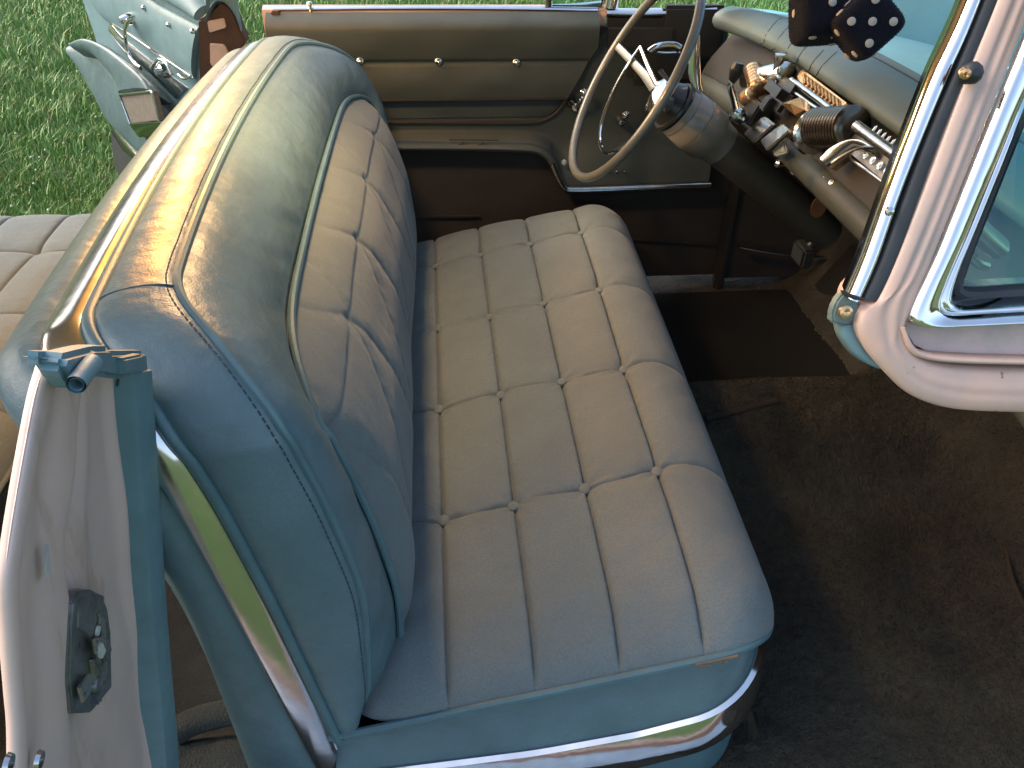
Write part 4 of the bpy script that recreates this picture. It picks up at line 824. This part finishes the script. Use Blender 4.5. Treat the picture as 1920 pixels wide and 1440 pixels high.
g = G(); rbox(g, fp(1418, 214, .03), (.05, .06, .04), rot=FB, r=.004); rbox(g, fp(1440, 196, .045), (.03, .03, .02), rot=FB, r=.003); g.obj('switch_housing', BLACK, dash, sharp=40)
# clear/chrome square mirror plate below the column
g = G(); slab(g, fpl([(1424, 262), (1466, 230), (1480, 244), (1436, 282)], .05), FN, .012, r=.003); g.obj('chrome_plate', DCH_LIT, dash, sharp=35)
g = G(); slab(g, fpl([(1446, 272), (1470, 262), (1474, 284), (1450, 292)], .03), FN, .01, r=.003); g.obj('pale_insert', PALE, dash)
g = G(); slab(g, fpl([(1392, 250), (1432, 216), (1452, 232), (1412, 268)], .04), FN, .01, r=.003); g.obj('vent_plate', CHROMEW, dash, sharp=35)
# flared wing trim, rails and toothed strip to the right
g = G(); ribbon(g, fpl([(1540, 296), (1560, 276), (1590, 262), (1616, 262), (1640, 276)], .045), fpl([(1552, 312), (1580, 292), (1606, 282), (1630, 290), (1648, 300)], .035), FN, .008, .02, k=10); g.obj('wing_trim', DCH_LIT, dash, sharp=180)
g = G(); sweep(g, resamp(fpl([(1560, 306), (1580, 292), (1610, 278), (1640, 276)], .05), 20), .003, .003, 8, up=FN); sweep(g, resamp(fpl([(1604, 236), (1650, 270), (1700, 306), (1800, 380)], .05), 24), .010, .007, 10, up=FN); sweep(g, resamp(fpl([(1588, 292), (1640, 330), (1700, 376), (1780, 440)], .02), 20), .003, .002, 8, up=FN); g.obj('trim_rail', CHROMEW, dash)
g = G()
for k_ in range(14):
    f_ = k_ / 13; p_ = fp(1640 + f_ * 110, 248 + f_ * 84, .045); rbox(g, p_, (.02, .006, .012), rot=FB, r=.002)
g.obj('tooth_strip', DCH_LIT, dash)
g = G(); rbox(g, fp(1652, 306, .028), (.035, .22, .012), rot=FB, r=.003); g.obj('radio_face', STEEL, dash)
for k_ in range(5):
    g = G(); rbox(g, fp(1626 + k_ * 13, 292 + k_ * 10, .036), (.012, .012, .012), rot=FB, r=.003); g.obj('push_button', DCH_LIT, dash)
# knobs below the dash roll
for (x_, y_) in ((1460, 312), (1490, 326), (1526, 326), (1560, 352), (1548, 345)):
    g = G(); p_ = at(x_, y_, 'x', .725); lathe(g, p_ + [.02, 0, 0], (-1, 0, .3), [(0, .004), (.016, .004), (.018, .009), (.026, .010), (.030, .006), (.031, 0)], 16); g.obj('knob', DCH_LIT, dash)
# chrome end cap of the dash seen through the side glass; gold reflection put into its colour
g = G(); q = px3([(1806, 402), (1830, 430), (1866, 462)], 'y', -.52); sweep(g, resamp(q, 16), .022, .014, 14, up=(0, 0, 1)); q = px3([(1800, 450), (1830, 490), (1850, 500)], 'y', -.52); sweep(g, resamp(q, 12), .006, .006, 10); g.obj('dash_end_trim', COPPER_LIT, dash)
# ================================================================ STEERING
WC = np.array([.424, .408, 1.006]); ta = math.radians(29); AX = np.array([math.cos(ta), 0, -math.sin(ta)]); UU = np.array([math.sin(ta), 0, math.cos(ta)]); VV = np.array([0, 1., 0])
th = np.linspace(0, 2 * np.pi, 120, endpoint=False)
g = G(); ringp = WC + .22 * (np.cos(th)[:, None] * UU + np.sin(th)[:, None] * VV)
rr = .0115 + .0012 * np.abs(np.sin(th * 22)) * 0
k = 14; ph = np.linspace(0, 2 * np.pi, k, endpoint=False); rad = (np.cos(th)[:, None] * UU + np.sin(th)[:, None] * VV)
Rg = ringp[:, None] + .0097 * (np.cos(ph)[None, :, None] * rad[:, None] + 1.0 * np.sin(ph)[None, :, None] * AX); g.grid(Rg, cu=True, cv=True)
sw = g.obj('steering_wheel', IVORY, car, sharp=180)
HUB = WC + AX * .095
# horn ring: half ring low on the wheel, chrome, with two arms
g = G(); a = np.linspace(math.radians(70), math.radians(290), 60); hr = WC + AX * .025 + .150 * (np.cos(a)[:, None] * UU + np.sin(a)[:, None] * VV); sweep(g, hr, .005, .0035, 8, up=AX)
for e in (hr[0], hr[-1]): sweep(g, resamp([e, (e + HUB) / 2 + AX * -.008, HUB], 14), .006, .004, 8, up=AX, taper=[.8, 1.3])
g.obj('horn_ring', CHROME, sw)
for s_n in (-1, 1):
    e = WC + .212 * (s_n * VV * .97 + UU * .10); g = G(); sweep(g, resamp([e, (e * .55 + HUB * .45) + AX * .01, HUB + s_n * VV * .02], 16), .011, .005, 10, up=AX, taper=[.8, .9, 1.7], p=3); g.obj('spoke', IVORY, sw)
g = G(); lathe(g, HUB - AX * .035, AX, [(0, 0), (.001, .018), (.006, .030), (.018, .038), (.05, .050)], 36); g.obj('horn_cap', BLACK, sw)
g = G(); lathe(g, HUB - AX * .038, AX, [(.012, .036), (.006, .036), (.002, .022), (-.002, .012), (-.003, 0)], 36); g.obj('horn_emblem', CHROME, sw)
# column: from hub down forward
g = G(); ax2 = (np.array([.898, .38, .700]) - np.array([.541, .392, .962])); ax2 /= np.linalg.norm(ax2); cs = HUB + AX * .015
lathe(g, cs, ax2, [(0, .046), (.004, .053), (.028, .056), (.029, .054), (.031, .056), (.065, .059), (.066, .0565), (.068, .059), (.11, .058), (.118, .050), (.15, .046)], 36); scol = g.obj('steering_column', COLUMN, car, sharp=50)
g = G(); lathe(g, cs, ax2, [(.12, .030), (.13, .045), (.45, .043), (.52, .036)], 28); g.obj('column_jacket', mat('column jacket paint', (.06, .056, .046), .45, var=.25, vscale=15), scol)
g = G(); lathe(g, cs, ax2, [(.0, .0545), (.006, .057), (.012, .055)], 36); g.obj('column_collar', BLACK, scol)
def onpx(px, py, y): return at(px, py, 'y', y)
g = G(); a_ = onpx(1382, 214, .36); b_ = onpx(1370, 160, .34); c_ = onpx(1386, 118, .34)
sweep(g, resamp([a_, b_ * .6 + a_ * .4, b_, b_ * .5 + c_ * .5], 16), .007, .005, 10, up=(0, 1, 0)); lathe(g, a_, ax2, [(-.012, .012), (0, .017), (.014, .016), (.02, .01)], 20); lv = g.obj('gear_lever', CHROME, scol)
g = G(); sweep(g, resamp([b_ * .9 + c_ * .1, b_ * .4 + c_ * .6, c_], 12), .013, .010, 12, up=(0, 1, 0), taper=[.5, .9, 1.15, .9]); g.obj('lever_knob', BLACK, lv)
g = G(); a_ = onpx(1260, 165, .46); b_ = onpx(1238, 134, .50); sweep(g, resamp([cs + VV * .04, a_, b_], 12), .006, .006, 10, taper=[.7, .8, 1.2]); g.obj('turn_lever', BLACK, scol)
g = G(); q = px3([(1282, 60), (1296, 90), (1300, 130), (1306, 160)], 'y', .40); ribbon(g, px3([(1300, 66), (1290, 130), (1296, 160)], 'y', .40), px3([(1312, 66), (1314, 150), (1318, 172)], 'y', .40), (-.4, -1, .2), .004, .006, n=20); g.obj('column_shroud', CHROME, scol)
# pedal and its arm
g = G(); q = px3([(1545, 400), (1535, 440), (1505, 474)], 'y', .42); sweep(g, resamp(q, 12), .008, .008, 8); rbox(g, at(1505, 476, 'y', .42), (.03, .07, .05), r=.006); g.obj('brake_pedal', RUBBER, car)
# ================================================================ KEY TAG
kp = onpx(1545, 352, .30)
kf = empty('key_fob', tuple(kp), 'tan leather key tag hanging from the keys under the dashboard', 'key tag')
def local(o, par): o.parent = par; o.matrix_parent_inverse = Matrix.Identity(4); return o
g = G(); th2 = np.linspace(0, 2 * np.pi, 24, endpoint=False); r0 = at(1538, 375, 'y', .30) - kp
outl = [(math.cos(t) * .018, 0, math.sin(t) * .026 - .045) for t in th2]; slab(g, outl, (0, -1, 0), .004, r=.001); g.obj('leather_tag', LEATH, kf, sharp=40)
g = G(); rg = np.array([(math.cos(t) * .012, .003, math.sin(t) * .012 - .012) for t in th2]); tube(g, rg, .0014, 6, closed=True); g.obj('key_ring', CHROME, kf)
g = G(); lathe(g, (.004, .002, -.004), (.3, -1, 0), [(0, .010), (.003, .010)], 18); rbox(g, (.02, 0, -.022), (.006, .002, .04), rot=rotm('Y', -25), r=.0008); lathe(g, (.01, 0, -.004), (0, -1, 0), [(0, .009), (.002, .009)], 14); g.obj('key', CHROME, kf)
# ================================================================ FUZZY DICE
def die(loc, rot, size, label, hangx, pips):
    root = empty('fuzzy_die', loc, label, 'fuzzy dice', 'fuzzy dice hanging over the dashboard'); root.rotation_euler = rot
    h = size / 2; NP = 5.5
    def se(d): d = np.array(d, float); return d * (h / (np.abs(d) ** NP).sum() ** (1 / NP))
    bm = bmesh.new(); bmesh.ops.create_cube(bm, size=2); bmesh.ops.subdivide_edges(bm, edges=bm.edges[:], cuts=15, use_grid_fill=True)
    for v in bm.verts: v.co = se(v.co)
    bm.normal_update()
    V = np.array([v.co for v in bm.verts]); F = [[v.index for v in f.verts] for f in bm.faces]
    g = G(); g.add(V, F)
    # plush fibres
    fc = [(f.calc_center_median(), f.normal.copy(), f.calc_area()) for f in bm.faces]; tot = sum(a for _, _, a in fc); FV = []; FF = []; n_ = 0
    bm.faces.ensure_lookup_table(); tri = []
    for f in bm.faces:
        c, nr, a = f.calc_center_median(), f.normal, f.calc_area(); vs = [v.co for v in f.verts]
        for _ in range(max(1, int(7000 * a / tot + random.random()))):
            w_ = [random.random() for _ in vs]; sw_ = sum(w_); p = sum((v * (q / sw_) for v, q in zip(vs, w_)), Vector((0, 0, 0)))
            d = (nr + Vector([random.gauss(0, .45) for _ in range(3)])).normalized(); s = d.cross(Vector([random.gauss(0, 1) for _ in range(3)])).normalized() * .0004
            FV += [p - s, p + s, p + d * random.uniform(.001, .0026)]; FF.append([n_, n_ + 1, n_ + 2]); n_ += 3
    g.add(np.array(FV), FF); bm.free()
    body = g.obj('plush_body', FUZZ, root, sharp=180)
    lay = {1: [(0, 0)], 2: [(-1, -1), (1, 1)], 3: [(-1, -1), (0, 0), (1, 1)], 4: [(-1, -1), (1, 1), (-1, 1), (1, -1)], 5: [(-1, -1), (1, 1), (-1, 1), (1, -1), (0, 0)], 6: [(-1, -1), (1, 1), (-1, 1), (1, -1), (-1, 0), (1, 0)]}
    for (a, s), nP in pips.items():
        i = 'xyz'.index(a); nv = np.zeros(3); nv[i] = s; o1 = np.zeros(3); o2 = np.zeros(3); o1[(i + 1) % 3] = 1; o2[(i + 2) % 3] = 1
        for (u_, v_) in lay[nP]:
            g = G(); pc = se(nv + (o1 * u_ + o2 * v_) * .52); nd = np.sign(pc) * np.abs(pc / h) ** (NP - 1); nd /= np.linalg.norm(nd); lathe(g, pc + nd * .0006, nd, [(-.003, .0062), (.0004, .0062), (.0010, .0052), (.0012, 0)], 16); g.obj('dot', WHITE, root)
    # cord, in world space up to the header
    g = G(); Mi = root.matrix_basis.inverted(); a_ = Mi @ Vector((loc[0], loc[1], loc[2] + size * .5)); b_ = Mi @ Vector(hangx); tube(g, np.array([a_, b_]), .001, 6); g.obj('cord', BLACK, root)
    return root
HX = (.52, 0.0, 1.47)
D1 = at(1542, 22, 'y', .03); D2 = at(1621, 46, 'y', -.03)
def face_rot(D, tr, tu, spin):
    n0 = C0 - D; n0 = n0 / np.linalg.norm(n0); n = n0 + tr * RM[0] - tu * RM[1]; n /= np.linalg.norm(n)
    a = RM[0] * math.cos(spin) - RM[1] * math.sin(spin); a = a - n * (a @ n); a /= np.linalg.norm(a); b = np.cross(a, -n)
    return Matrix([[a[i], -n[i], b[i]] for i in range(3)]).to_euler()
die(tuple(D1), face_rot(D1, .30, .28, math.radians(3)), .090, 'black fuzzy die with a single white dot on its front, the left of the pair', HX, {('z', 1): 5, ('z', -1): 2, ('y', -1): 1, ('y', 1): 6, ('x', -1): 1, ('x', 1): 4})
die(tuple(D2), face_rot(D2, .26, .10, math.radians(44)), .083, 'black fuzzy die showing five white dots, the right of the pair', HX, {('z', 1): 3, ('z', -1): 2, ('y', -1): 5, ('y', 1): 2, ('x', -1): 4, ('x', 1): 3})
bpy.context.view_layer.update()
